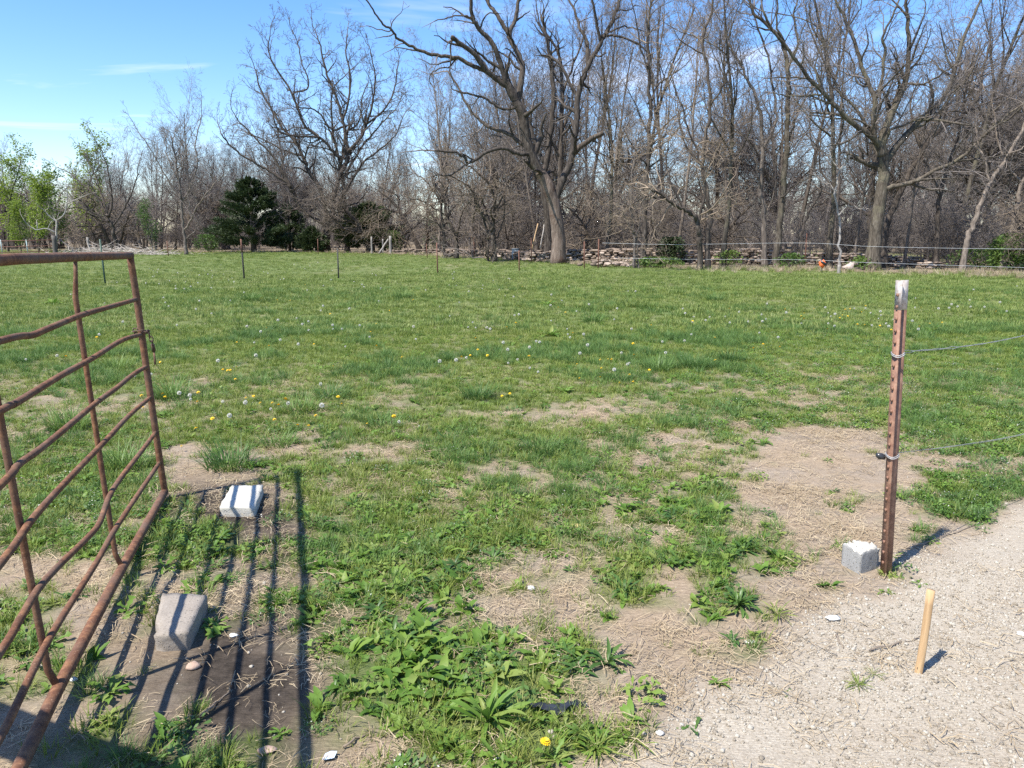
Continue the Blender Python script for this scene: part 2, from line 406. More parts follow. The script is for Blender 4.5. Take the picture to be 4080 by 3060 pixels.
def wood_mat(name, c1, c2, sc=14):
    m, nt, b = new_mat(name)
    tc = nt.nodes.new('ShaderNodeTexCoord'); mp = N(nt, 'ShaderNodeMapping'); mp.inputs['Scale'].default_value = (sc * 4, sc * 4, sc * 0.25)
    nt.links.new(tc.outputs['Object'], mp.inputs['Vector'])
    f = noise(nt, 1.5, 6, 0.6, vec=mp.outputs[0], dist=0.8)
    nt.links.new(ramp(nt, f, [(0.3, c1), (0.7, c2)]), b.inputs['Base Color']); b.inputs['Roughness'].default_value = 0.8
    bump(nt, b, f, 0.4, 0.003); return m
M['lath'] = wood_mat('lath', (0.36, 0.22, 0.105), (0.55, 0.38, 0.205))
M['old_wood'] = wood_mat('old_wood', (0.16, 0.145, 0.125), (0.33, 0.30, 0.26), 6)
M['old_wood_dark'] = wood_mat('old_wood_dark', (0.055, 0.05, 0.042), (0.15, 0.13, 0.11), 6)
def stone_mat(name, cols, sc=6):
    m, nt, b = new_mat(name)
    oi = nt.nodes.new('ShaderNodeObjectInfo'); f = noise(nt, sc, 6, 0.65)
    c = ramp(nt, oi.outputs['Random'], [(i / (len(cols) - 1), cc) for i, cc in enumerate(cols)])
    v = ramp(nt, f, [(0.25, (0.55, 0.53, 0.5)), (0.7, (1.2, 1.18, 1.15))])
    nt.links.new(mixc(nt, 1.0, c, v, 'MULTIPLY'), b.inputs['Base Color']); b.inputs['Roughness'].default_value = 0.9
    bump(nt, b, f, 0.6, 0.02); return m
M['limestone'] = stone_mat('limestone', [(0.15, 0.115, 0.088), (0.25, 0.195, 0.15), (0.34, 0.27, 0.215), (0.42, 0.35, 0.29)])
M['gravel_stone'] = stone_mat('gravel_stone', [(0.36, 0.31, 0.24), (0.49, 0.435, 0.35), (0.57, 0.52, 0.43), (0.66, 0.615, 0.525)], 60)
M['orange'] = simple('orange', (0.75, 0.13, 0.03), (0.85, 0.20, 0.05), 12, 0.6)
M['black'] = simple('black', (0.015, 0.016, 0.018), (0.04, 0.042, 0.045), 30, 0.25)
M['pale_pipe'] = simple('pale_pipe', (0.30, 0.40, 0.40), (0.42, 0.52, 0.51), 20, 0.5)
M['blue_grey'] = simple('blue_grey', (0.11, 0.16, 0.20), (0.20, 0.25, 0.29), 10, 0.6)
M['bag'] = simple('bag', (0.34, 0.26, 0.21), (0.50, 0.41, 0.35), 8, 0.7)
M['plastic_blue'] = simple('plastic_blue', (0.40, 0.50, 0.60), (0.60, 0.68, 0.76), 20, 0.3)

def ground_mat():
    m, nt, b = new_mat('ground')
    def attr(n):
        a = N(nt, 'ShaderNodeAttribute', attribute_name=n); return a.outputs['Fac']
    geo = nt.nodes.new('ShaderNodeNewGeometry'); P = geo.outputs['Position']
    n1 = noise(nt, 2.2, 6, 0.65, vec=P); n2 = noise(nt, 28, 5, 0.7, vec=P); n3 = noise(nt, 120, 3, 0.7, vec=P)
    mpx = N(nt, 'ShaderNodeMapping'); mpx.inputs['Scale'].default_value = (26, 150, 20); mpx.inputs['Rotation'].default_value = (0, 0, 0.4)
    nt.links.new(P, mpx.inputs['Vector'])
    n4 = noise(nt, 1.0, 4, 0.7, vec=mpx.outputs[0], dist=1.2)
    thatch = ramp(nt, n4, [(0.3, (0.17, 0.125, 0.085)), (0.5, (0.33, 0.25, 0.17)), (0.68, (0.46, 0.365, 0.25))])
    dirt = ramp(nt, n2, [(0.3, (0.21, 0.165, 0.12)), (0.7, (0.38, 0.31, 0.235))])
    base = mixc(nt, ramp(nt, n1, [(0.42, (0, 0, 0)), (0.6, (1, 1, 1))]), thatch, dirt)
    # clay-dark soil by the gate
    so = ramp(nt, n2, [(0.3, (0.035, 0.028, 0.022)), (0.7, (0.09, 0.072, 0.056))])
    base = mixc(nt, attr('soil'), base, so)
    # limestone dust between the chips
    gr = ramp(nt, n3, [(0.3, (0.31, 0.262, 0.198)), (0.55, (0.45, 0.395, 0.31)), (0.75, (0.56, 0.51, 0.42))])
    gr = mixc(nt, ramp(nt, n1, [(0.4, (0, 0, 0)), (0.7, (0.45, 0.45, 0.45))]), gr, (0.36, 0.29, 0.21))
    base = mixc(nt, attr('gravel'), base, gr)
    # low sward between the blades
    gn = noise(nt, 9, 5, 0.7, vec=P)
    gc = ramp(nt, gn, [(0.25, (0.04, 0.075, 0.016)), (0.5, (0.085, 0.14, 0.028)), (0.75, (0.16, 0.19, 0.06))])
    base = mixc(nt, attr('green'), base, gc)
    # leaf litter under the trees
    ln = noise(nt, 3, 6, 0.7, vec=P)
    lc = ramp(nt, ln, [(0.3, (0.10, 0.08, 0.055)), (0.5, (0.20, 0.155, 0.105)), (0.62, (0.27, 0.22, 0.15)), (0.75, (0.12, 0.15, 0.04))])
    base = mixc(nt, attr('litter'), base, lc)
    nt.links.new(base, b.inputs['Base Color']); b.inputs['Roughness'].default_value = 0.95
    b.inputs['Specular IOR Level'].default_value = 0.1
    s = N(nt, 'ShaderNodeMath', operation='ADD'); nt.links.new(n2, s.inputs[0]); nt.links.new(n4, s.inputs[1])
    bump(nt, b, s.outputs[0], 0.7, 0.015)
    return m
M['ground'] = ground_mat()

# ------------------------------------------------------------------ ground sheet
def graded(lo, hi, near, c0, c1):
    """coordinates fine (near) between c0 and c1, growing outwards"""
    a = list(np.arange(c0, c1, near)); s = near; x = a[-1]
    while x < hi: s *= 1.13; x += s; a.append(x)
    s = near; x = a[0]; pre = []
    while x > lo: s *= 1.22; x -= s; pre.append(x)
    return np.array(pre[::-1] + a)
gx = graded(-900, 900, 0.05, -4.2, 4.2); gy = graded(-300, 1500, 0.05, 1.6, 8.0)
GX, GY = np.meshgrid(gx, gy)
GZ = height(GX, GY)
nx, ny = len(gx), len(gy)
idx = np.arange(nx * ny).reshape(ny, nx)
Fq = np.stack([idx[:-1, :-1], idx[:-1, 1:], idx[1:, 1:], idx[1:, :-1]], -1).reshape(-1, 4)
gm = mesh_np('ground', np.stack([GX, GY, GZ], -1).reshape(-1, 3), Fq, [M['ground']], smooth=True)
fx, fy = GX.ravel(), GY.ravel()
front = fy > 0.5
ed = np.where(front, edge_dist(fx, fy), -5)
meadow = np.exp(-(((fx - 21) / 9) ** 2 + ((fy - 55) / 9) ** 2))
A = {'gravel': np.where(front, gravel(fx, np.maximum(fy, .6)), sstep(-1.5, -0.5, fx)), 'soil': np.where(front, soil(fx, np.maximum(fy, .6)), 0),
     'green': np.where(front, np.clip(cover(fx, np.maximum(fy, .6)) * 1.15 - 0.3, 0, 0.9), .4),
     'litter': sstep(-0.3, 1.6, ed) * (1 - 0.9 * np.clip(meadow * 1.6, 0, 1))}
for k, v in A.items():
    a = gm.attributes.new(k, 'FLOAT', 'POINT'); a.data.foreach_set('value', v.astype(np.float32))
ground = obj('ground', gm); tag(ground, kind='structure')
ground['label'] = 'pasture ground of grass, straw, bare soil and pale gravel'

# ------------------------------------------------------------------ scatter: one object of uncountable stuff
def scatter(name, label, cat, pts, rot, scl, pick, protos, kind='stuff'):
    pc = bpy.data.collections.new(name + '_sources')
    for i, pm in enumerate(protos):
        o = bpy.data.objects.new('%s_source_%02d' % (name, i), pm); pc.objects.link(o)
    me = bpy.data.meshes.new(name); n = len(pts)
    me.vertices.add(n); me.vertices.foreach_set('co', np.asarray(pts, np.float32).ravel())
    a = me.attributes.new('rot', 'FLOAT_VECTOR', 'POINT'); a.data.foreach_set('vector', np.asarray(rot, np.float32).ravel())
    a = me.attributes.new('scl', 'FLOAT', 'POINT'); a.data.foreach_set('value', np.asarray(scl, np.float32))
    a = me.attributes.new('pick', 'INT', 'POINT'); a.data.foreach_set('value', np.asarray(pick, np.int32))
    o = obj(name, me); tag(o, label, cat, kind=kind)
    ng = bpy.data.node_groups.new(name, 'GeometryNodeTree')
    ng.interface.new_socket('Geometry', in_out='INPUT', socket_type='NodeSocketGeometry')
    ng.interface.new_socket('Geometry', in_out='OUTPUT', socket_type='NodeSocketGeometry')
    gi = ng.nodes.new('NodeGroupInput'); go = ng.nodes.new('NodeGroupOutput')
    ci = ng.nodes.new('GeometryNodeCollectionInfo'); ci.inputs['Collection'].default_value = pc
    ci.inputs['Separate Children'].default_value = True; ci.inputs['Reset Children'].default_value = True
    ip = ng.nodes.new('GeometryNodeInstanceOnPoints'); ip.inputs['Pick Instance'].default_value = True
    def na(nm, t):
        k = ng.nodes.new('GeometryNodeInputNamedAttribute'); k.data_type = t; k.inputs['Name'].default_value = nm
        return k.outputs['Attribute']
    er = ng.nodes.new('FunctionNodeEulerToRotation')
    ng.links.new(na('rot', 'FLOAT_VECTOR'), er.inputs[0])
    ng.links.new(gi.outputs[0], ip.inputs['Points']); ng.links.new(ci.outputs[0], ip.inputs['Instance'])
    ng.links.new(na('pick', 'INT'), ip.inputs['Instance Index']); ng.links.new(er.outputs[0], ip.inputs['Rotation'])
    ng.links.new(na('scl', 'FLOAT'), ip.inputs['Scale']); ng.links.new(ip.outputs[0], go.inputs[0])
    md = o.modifiers.new('scatter', 'NODES'); md.node_group = ng
    return o

# blades and leaves
def blades(n, h, w, spread, lean=0.5, segs=3, seed=0, curl=0.8):
    r = np.random.default_rng(seed); V = []; T3 = []; Q4 = []; c = 0
    for i in range(n):
        a = r.uniform(0, 2 * math.pi); d = spread * math.sqrt(r.uniform(0, 1))
        b = np.array([math.cos(a) * d, math.sin(a) * d, -0.01])
        az = a + r.normal(0, 0.7); out = np.array([math.cos(az), math.sin(az), 0])
        side = np.array([-math.sin(az + r.normal(0, .6)), math.cos(az), 0]); side /= np.linalg.norm(side)
        L = h * r.uniform(0.5, 1.15); ln = lean * r.uniform(0.2, 1.2); cu = curl * r.uniform(0.2, 1.1)
        p = b.copy(); th = ln * 0.5; W = w * r.uniform(.7, 1.3)
        for s in range(segs + 1):
            t = s / segs
            ww = W * (1 - t ** 1.6) * 0.5
            if s < segs: V += [p - side * ww, p + side * ww]
            else: V += [p]
            th += cu / segs
            p = p + (out * math.sin(th) + np.array([0, 0, math.cos(th)])) * (L / segs)
        for s in range(segs - 1): Q4.append([c + 2 * s, c + 2 * s + 1, c + 2 * s + 3, c + 2 * s + 2])
        T3.append([c + 2 * segs - 2, c + 2 * segs - 1, c + 2 * segs]); c += 2 * segs + 1
    return np.array(V), np.array(T3), np.array(Q4).reshape(-1, 4)
def blade_mesh(name, mat, *a, **k):
    V, T3, Q4 = blades(*a, **k); return mesh_np(name, V, [T3, Q4], [mat])
def leaf_verts(L, w, shape='oval', fold=0.25, droop=0.7, lift=0.5, rows=6, wav=0.0, seed=0):
    """a leaf lying along +X from the origin, folded on its midrib and arching"""
    r = np.random.default_rng(seed); V = []; th = lift; p = np.array([0., 0, 0])
    for i in range(rows + 1):
        t = i / rows
        if shape == 'oval': prof = max(0.06, math.sin(math.pi * min(1, t ** 0.75 * 1.0)) ** 0.8) if t > .12 else 0.10
        elif shape == 'strap': prof = max(0.05, (0.25 + 1.1 * t) if t < .55 else (0.855 * (1 - ((t - .55) / .45) ** 2) + .02))
        else: prof = max(0.06, (0.15 + 1.0 * t) * (1 + (0.30 if i % 2 else -0.28))) if t < .85 else 0.3 * (1 - t) / .15 + .03
        ww = w * 0.5 * prof
        z = fold * ww + wav * r.normal(0, .35) * ww
        z2 = fold * ww + wav * r.normal(0, .35) * ww
        nrm = np.array([-math.sin(th), 0, math.cos(th)])
        V += [p + np.array([0, ww, 0]) + nrm * z, p.copy(), p - np.array([0, ww, 0]) + nrm * z2]
        th -= droop / rows * (0.4 + 1.2 * t)
        p = p + np.array([math.cos(th), 0, math.sin(th)]) * (L / rows)
    V = np.array(V); F = []
    for i in range(rows):
        a = 3 * i; F += [[a, a + 3, a + 4, a + 1], [a + 1, a + 4, a + 5, a + 2]]
    return V, np.array(F)
def rot_z(V, a):
    c, s = math.cos(a), math.sin(a); return V @ np.array([[c, s, 0], [-s, c, 0], [0, 0, 1]])
def rosette_mesh(name, mat, n, L, w, shape, seed, lift=(0.1, 0.9), droop=0.9, wav=0.5, rows=4, spread=0.01):
    r = np.random.default_rng(seed); mb = MB()
    for i in range(n):
        V, F = leaf_verts(L * r.uniform(.55, 1.1), w * r.uniform(.7, 1.2), shape, .3, droop * r.uniform(.6, 1.3), r.uniform(*lift), rows, wav, r.integers(1e6))
        V = rot_z(V, i * 2.4 + r.normal(0, .3)); V += np.array([r.normal(0, spread), r.normal(0, spread), 0]); mb.add(V, F)
    return mb.mesh(name, [mat])
def mat_mesh(name, mat, n, size, spread, hgt, seed, flowers=0):
    """a low mat of small round leaves on short stems"""
    r = np.random.default_rng(seed); V = []; F = []; fm = []; c = 0
    for i in range(n + flowers):
        fl = i >= n
        a = r.uniform(0, 2 * math.pi); d = spread * math.sqrt(r.uniform())
        p = np.array([math.cos(a) * d, math.sin(a) * d, hgt * r.uniform(.15, 1) * (1 - .5 * (d / spread) ** 2) + (.012 if fl else 0)])
        s = size * r.uniform(.6, 1.3) * (.4 if fl else 1)
        ax = r.uniform(0, 2 * math.pi); tl = r.normal(0, .45)
        u = np.array([math.cos(ax), math.sin(ax), tl]); v = np.array([-math.sin(ax), math.cos(ax), r.normal(0, .35)])
        V += [p - u * s, p + v * s * .55 - u * s * .1, p + u * s, p - v * s * .55 - u * s * .1]; F.append([c, c + 1, c + 2, c + 3]); c += 4
        fm.append(1 if fl else 0)
    return mesh_np(name, np.array(V), np.array(F), [mat, M['fluff']], fm)

P_grass = [blade_mesh('short_grass', M['grass'], 26, 0.075, 0.0042, 0.035, seed=s, lean=.7, curl=1.0) for s in range(4)]
P_tall = [blade_mesh('long_grass', M['grass_blue'], 34, 0.15, 0.005, 0.05, seed=20 + s, lean=.6, curl=1.2, segs=4) for s in range(3)]
P_far = [blade_mesh('field_grass', M['grass_far'], 46, 0.095, 0.011, 0.17, seed=40 + s, lean=.6, segs=2) for s in range(4)]
P_dryt = [blade_mesh('dry_grass', M['dry'], 36, 0.42, 0.013, 0.14, seed=60 + s, lean=.6, segs=3, curl=1.1) for s in range(3)]
P_ros = [rosette_mesh('broadleaf', M['weed'], 9, .085, .028, 'oval', 70, wav=.6), rosette_mesh('broadleaf', M['weed'], 11, .10, .026, 'lobed', 71, wav=.8, rows=6),
         rosette_mesh('broadleaf', M['weed_dark'], 12, .09, .018, 'strap', 72), rosette_mesh('broadleaf', M['weed'], 8, .07, .03, 'oval', 73, lift=(.3, 1.1))]
P_mat = [mat_mesh('mat_weed', M['mat_weed'], 60, .011, .075, .045, 80), mat_mesh('mat_weed', M['weed'], 46, .014, .07, .05, 81),
         mat_mesh('mat_weed', M['mat_weed'], 60, .010, .085, .035, 82, flowers=9)]

def candidates(y0, y1, dens, wide=0.80):
    """random ground points in the wedge in front of the gate opening"""
    area = wide * (y1 * y1 - y0 * y0) + 1.2 * (y1 - y0)
    n = int(area * dens)
    yy = np.sqrt(RNG.random(n) * (y1 * y1 - y0 * y0) + y0 * y0)
    xx = (RNG.random(n) * 2 - 1) * (wide * yy + 0.6)
    return xx, yy
def finish(xx, yy, tilt=0.12):
    n = len(xx)
    pts = np.stack([xx, yy, height(xx, yy)], -1)
    rot = np.stack([RNG.normal(0, tilt, n), RNG.normal(0, tilt, n), RNG.random(n) * 6.283], -1)
    return pts, rot

# footprints that stay clear of plants (blocks)
def clear_of(xx, yy, L):
    k = np.ones(len(xx), bool)
    for cx, cy, r in L: k &= (xx - cx) ** 2 + (yy - cy) ** 2 > r * r
    return k

KEEP_OFF = []   # filled below by the blocks

# ------------------------------------------------------------------ rusty pipe gate
def cr(pts, k=4):
    """smooth line through points"""
    P = [Vector(p) for p in pts]; out = []
    if len(P) < 3: 
        return [P[0].lerp(P[-1], i / 3) for i in range(4)]
    Q = [P[0] * 2 - P[1]] + P + [P[-1] * 2 - P[-2]]
    for i in range(1, len(Q) - 2):
        a, b, c, d = Q[i - 1], Q[i], Q[i + 1], Q[i + 2]
        for j in range(k):
            t = j / k
            out.append(0.5 * ((2 * b) + (c - a) * t + (2 * a - 5 * b + 4 * c - d) * t * t + (3 * b - a - 3 * c + d) * t ** 3))
    out.append(P[-1]); return out
g_a = gnd(657, 1956, z=0.06); g_c = gnd(84, 3046, z=0.06); g_t = at_y(529, 1018, g_a.y)
g_n = (g_c - g_a).cross(g_t - g_a).normalized(); g_d = (g_c - g_a).normalized()
def gp(x, y): return on_plane(x, y, g_a, g_n)
GATE_L = 3.25
def run_out(P, L=GATE_L):
    """carry a rail on, straight, to the hinge end beyond the picture"""
    P = list(P); s = (P[-1] - g_a).dot(g_d); e = (P[-1] - P[-2]).normalized()
    e = (e * 0.3 + g_d).normalized()
    P.append(P[-1] + e * (L - s) / max(0.5, e.dot(g_d))); return P
gate = empty('pipe_gate', (g_a.x, g_a.y, 0), 0, 'open rusty pipe gate with bent rails, chain and latch hanging from its end post', 'gate')
g_off = Vector((g_a.x, g_a.y, 0))
def gate_part(name, pts, r0, sides=12, rr=None, mat='rust', parent=None):
    pts = [Vector(p) - g_off for p in pts]
    R = rr or [r0] * len(pts)
    return obj(name, tube_mesh(name, [(pts, R)], sides, [M[mat]]), parent or gate)
RAILS = [
    [(542, 1193), (433, 1224), (326, 1255), (188, 1311), (125, 1336), (0, 1358)],
    [(564, 1333), (515, 1345), (470, 1364), (364, 1430), (238, 1499), (63, 1606), (0, 1637)],
    [(583, 1461), (533, 1490), (464, 1546), (382, 1606), (182, 1772), (75, 1850), (0, 1935)],
    [(602, 1581), (514, 1656), (414, 1763), (300, 1880), (137, 2058), (0, 2248)],
    [(621, 1722), (562, 1800), (450, 1950), (400, 2075), (357, 2134), (182, 2309), (84, 2460), (0, 2600)],
    [(634, 1846), (471, 2089), (380, 2248), (205, 2529), (76, 2787), (0, 2939)]]
top_line = run_out([gp(520, 1018), gp(300, 1024), gp(150, 1029), gp(0, 1036)])
bot_line = run_out([gp(655, 1962), gp(486, 2248), gp(357, 2484), gp(228, 2711), gp(84, 3046)])
bot_line = [Vector((p.x, p.y, min(p.z, 0.075))) for p in bot_line]
gate_part('frame_rail', cr(top_line), 0.0198)
gate_part('frame_rail', cr(bot_line), 0.0218)
# end upright of the frame, mitred into both rails
gate_part('end_upright', cr([gp(517, 1016), gp(545, 1190), gp(574, 1400), gp(610, 1650), gp(645, 1890), gp(659, 1966)]), 0.0188)
hinge_b = bot_line[-1]; hinge_t = top_line[-1]
gate_part('end_upright', [hinge_b, hinge_b.lerp(hinge_t, .5), hinge_t], 0.0235)
for R in RAILS:
    P = [gp(*p) for p in R]; gate_part('rail', cr(run_out(P)), 0.0122)
for bot, top, up in (((482, 2225), (301, 1040), True), ((224, 2700), (-28, 1310), True), ((-60, 3300), (-300, 1100), False)):
    b_, t_ = gp(*bot), gp(*top)
    if t_.z < 1.44: t_ = b_.lerp(t_, (1.478 - b_.z) / (t_.z - b_.z))
    bl = cr(bot_line, 12); b_ = min(bl, key=lambda p: (p - b_).length); t_ = min(cr(top_line, 12), key=lambda p: (p - t_).length)
    off = g_n * (0.023 if g_n.x < 0 else -0.023)          # stays run behind the rails
    pts = [b_, b_.lerp(t_, .05) + off * .9, b_.lerp(t_, .3) + off, b_.lerp(t_, .6) + off, b_.lerp(t_, .88) + off, b_.lerp(t_, .945) + off * .4, t_]
    gate_part('stay', pts, .0118, rr=[.0118, .0118, .0118, .0118, .0118, .0085, .008])
# chain round the end upright and the drop latch
def link_poly(c, u, v, a, b, n=10):
    return [c + u * (a * math.cos(t)) + v * (b * math.sin(t)) for t in [2 * math.pi * i / n for i in range(n + 1)]]
cc = gp(563, 1322); upv = (g_t - g_a).normalized()
for i in range(9):
    th = i * 2 * math.pi / 9
    rad_d = g_d * math.cos(th) + g_n * math.sin(th); tan = -g_d * math.sin(th) + g_n * math.cos(th)
    c = cc + rad_d * 0.036 + upv * (0.008 * math.sin(th * 2) + 0.012 * math.cos(th))
    v = upv if i % 2 else rad_d
    gate_part('chain_link', link_poly(c, tan, v, .019, .009), .0035, 6, mat='rust_dark')
side = (-g_d * 0.25 + g_n * (1 if g_n.x > 0 else -1)).normalized()
for i, (x, y) in enumerate([(586, 1335), (594, 1352), (598, 1368)]):
    c = gp(x, y) + side * .012
    gate_part('chain_link', link_poly(c, upv, side if i % 2 else g_d, .017, .010), .0038, 6, mat='rust_dark')
lb0, lb1, lb2 = gp(599, 1372) + side * .012, gp(605, 1400) + side * .012, gp(610, 1454) + side * .012
gate_part('latch', [lb0, lb0.lerp(lb1, .5), lb1], .011, 8, mat='rust_dark')
gate_part('latch_pin', [lb1, lb1.lerp(lb2, .5), lb2], .006, 8, mat='rust')

# ------------------------------------------------------------------ timber brace that carries the gate (beyond the left edge; its log shades the corner)
def log_poly(a, b, r0, r1, n=9, wob=.012, seed=1):
    r = np.random.default_rng(seed); a = np.array(a); b = np.array(b)
    P = []; R = []
    for i in range(n):
        t = i / (n - 1); P.append(a + (b - a) * t + r.normal(0, wob, 3)); R.append((r0 + (r1 - r0) * t) * r.uniform(.94, 1.06))
    return P, R
brace = empty('timber_brace', (-1.22, 1.22, 0), 0, 'weathered round-post corner brace that carries the hinge side of the pipe gate', 'fence brace')
for nm, a, b, r0, r1 in (('post', (-1.22, 1.22, -.1), (-1.22, 1.22, 1.62), .095, .085), ('post', (-3.5, 2.22, -.1), (-3.5, 2.22, 1.6), .095, .085),
                         ('brace_log', (-3.42, 2.185, 1.28), (-1.30, 1.255, 1.26), .085, .075)):
    o_ = np.array([-1.22, 1.22, 0]); P, R = log_poly(np.array(a) - o_, np.array(b) - o_, r0, r1, seed=int(abs(a[0]) * 10))
    obj(nm, tube_mesh(nm, [(P, R)], 14, [M['old_wood']]), brace)

# ------------------------------------------------------------------ concrete blocks
def rough_box(name, ftl, ftr, btl, btr, h, mat, seed, chip=None, div=9, top_rough=0.0, amp=0.0007, sink=0.03):
    """a block from its four top corners, corners worn and faces uneven"""
    r = np.random.default_rng(seed); c = (ftl + ftr + btl + btr) / 4
    def corner(u, v): return (ftl * (1 - u) * (1 - v) + ftr * u * (1 - v) + btl * (1 - u) * v + btr * u * v) - c
    n = div; V = {}; verts = []; faces = []
    def vid(i, j, k):
        key = (i, j, k)
        if key not in V:
            u, v, w = i / n, j / n, k / n
            ex = sum(1 for q in (i, j, k) if q in (0, n))
            uu = .5 + (u - .5) * (1 - .012 * (ex >= 2)); vv = .5 + (v - .5) * (1 - .008 * (ex >= 2))
            p = np.array(corner(uu, vv)); p[2] = -h - sink + (h + sink) * (w if not (ex >= 2 and k == n) else 1 - .03)
            p += r.normal(0, amp, 3) * (1 + (ex >= 2))
            if k == n and top_rough: p[2] += r.normal(0, top_rough) + (fbm(np.array([u * 3 + seed]), np.array([v * 3.]), 1, 2)[0] - .5) * top_rough * 5
            if chip:
                for (cu, cv, cw, cr_, d) in chip:
                    q = math.sqrt(((u - cu) * 1.0) ** 2 + ((v - cv) * 1.6) ** 2 + ((w - cw) * .7) ** 2)
                    if q < cr_: p[:2] += -np.array([p[0], p[1]]) / max(1e-3, np.hypot(p[0], p[1])) * d * (1 - q / cr_); p[2] -= .5 * d * (1 - q / cr_)
            V[key] = len(verts); verts.append(p)
        return V[key]
    for a in range(n):
        for b in range(n):
            for fn, flip in ((lambda a, b: (a, b, 0), 1), (lambda a, b: (a, b, n), 0), (lambda a, b: (a, 0, b), 0), (lambda a, b: (a, n, b), 1), (lambda a, b: (0, a, b), 1), (lambda a, b: (n, a, b), 0)):
                q = [vid(*fn(a, b)), vid(*fn(a + 1, b)), vid(*fn(a + 1, b + 1)), vid(*fn(a, b + 1))]
                faces.append(q[::-1] if flip else q)
    me = mesh_np(name, np.array(verts), np.array(faces), [M[mat]])
    return obj(name, me, loc=(c.x, c.y, h))
def ztop(h): return lambda x, y: gnd(x, y, z=h)
q = ztop(.0845)
b1 = rough_box('concrete_block', q(604, 2530), q(748, 2518), q(645, 2360), q(824, 2366), .0845, 'block_tan', 1, amp=.0012, chip=[(0, .12, 1, .35, .03), (0, 0, .5, .3, .02)])
tag(b1, 'tan solid concrete block with one rail shadow, beside the bottom rail of the gate', 'block')
q = ztop(.07)
b2 = rough_box('concrete_block', q(875, 2018), q(1014, 2020), q(920, 1933), q(1048, 1931), .07, 'block_white', 2, amp=.0012, chip=[(1, 0, 1, .2, .012)])
tag(b2, 'pale whitish solid concrete block on bare soil past the end of the gate', 'block')
q = ztop(.11)
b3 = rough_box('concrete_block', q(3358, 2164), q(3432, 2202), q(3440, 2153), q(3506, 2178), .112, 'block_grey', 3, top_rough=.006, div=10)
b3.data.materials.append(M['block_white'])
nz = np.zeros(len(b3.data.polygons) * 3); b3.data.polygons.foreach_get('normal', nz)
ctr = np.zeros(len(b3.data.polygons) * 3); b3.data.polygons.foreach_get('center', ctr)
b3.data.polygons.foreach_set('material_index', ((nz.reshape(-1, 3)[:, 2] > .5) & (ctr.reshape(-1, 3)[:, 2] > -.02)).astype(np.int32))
tag(b3, 'grey concrete half block with a broken white top against the rusty post', 'block')
for o in (b1, b2): KEEP_OFF.append((o.location.x, o.location.y, .11)); KEEP_OFF.append((o.location.x - .03, o.location.y + .1, .10)); KEEP_OFF.append((o.location.x + .03, o.location.y - .1, .10))
KEEP_OFF.append((b3.location.x, b3.location.y, .1))

# ------------------------------------------------------------------ steel T posts
def tpost_meshes(H_, mat, studs=True, tipmat=None, w=.035, d=.036, t=.0065):
    """flange facing -Y, web behind it, studs up the face"""
    mb = MB(); mb.add(box_verts(w, t, H_ + .25, (0, 0, H_ / 2 - .125)), BOXF)
    mb.add(box_verts(t, d, H_ + .25 - .004, (0, d / 2 + t / 2 - .0005, H_ / 2 - .125)), BOXF)
    body = mb.mesh('post_body', [M[mat]])
    st = None
    if studs:
        ms = MB(); z = .06
        while z < H_ - .02:
            ms.add(box_verts(.011, .012, .016, (0, -t / 2 - .0055, z)), BOXF); z += .054
        st = ms.mesh('studs', [M[mat]])
    return body, st
tp_b = gnd(1908, 1240, 2212.0); tp_t = at_y(1943, 605, tp_b.y, 2212.0)
TP_H = tp_t.z
tp = empty('steel_fence_post', (tp_b.x, tp_b.y, 0), 0, 'rusty steel T post with white painted tip beside the grey half block', 'fence post')
lean_m = Matrix.Rotation(math.atan2(tp_t.x - tp_b.x, TP_H), 4, 'Y') @ Matrix.Rotation(rad(-80), 4, 'Z')
tp.rotation_euler = lean_m.to_euler()
body, st = tpost_meshes(TP_H - .13, 'tpost', True, w=.040, d=.040)
obj('post_body', body, tp)
mb = MB(); mb.add(box_verts(.0404, .007, .13, (0, 0, TP_H - .065)), BOXF); mb.add(box_verts(.007, .0402, .1295, (0, .0232, TP_H - .065)), BOXF)
obj('painted_tip', mb.mesh('painted_tip', [M['tpost_white']]), tp)
z = .06
stud_me = None
while z < TP_H - .02:
    if stud_me is None:
        m_ = MB(); v_ = box_verts(.012, .007, .013); v_[4:, 1] += .003; m_.add(v_, BOXF); stud_me = m_.mesh('stud', [M['tpost']])
    obj('stud', stud_me, tp, (0, -.0068, z)); z += .053
def wire_ring(h, name='wire_tie'):
    P = [Vector((.03 * math.cos(t) * 1.0, .026 * math.sin(t) + .012, h + .006 * math.sin(2 * t))) for t in [2 * math.pi * i / 14 for i in range(15)]]
    P2 = [p * 1.0 + Vector((.002, 0, -.007)) for p in P]
    return obj(name, tube_mesh(name, [(P, [.0022] * 15), (P2, [.0022] * 15)], 6, [M['wire']]), tp)
w1h, w2h = 1.067, .593
wire_ring(w1h); wire_ring(w2h)
ins = obj('insulator', tube_mesh('insulator', [([Vector((-.01, -.02, w2h - .012)), Vector((-.012, -.04, w2h - .006)), Vector((-.012, -.058, w2h + .004))], [.012, .017, .009])], 8, [M['black']]), tp)
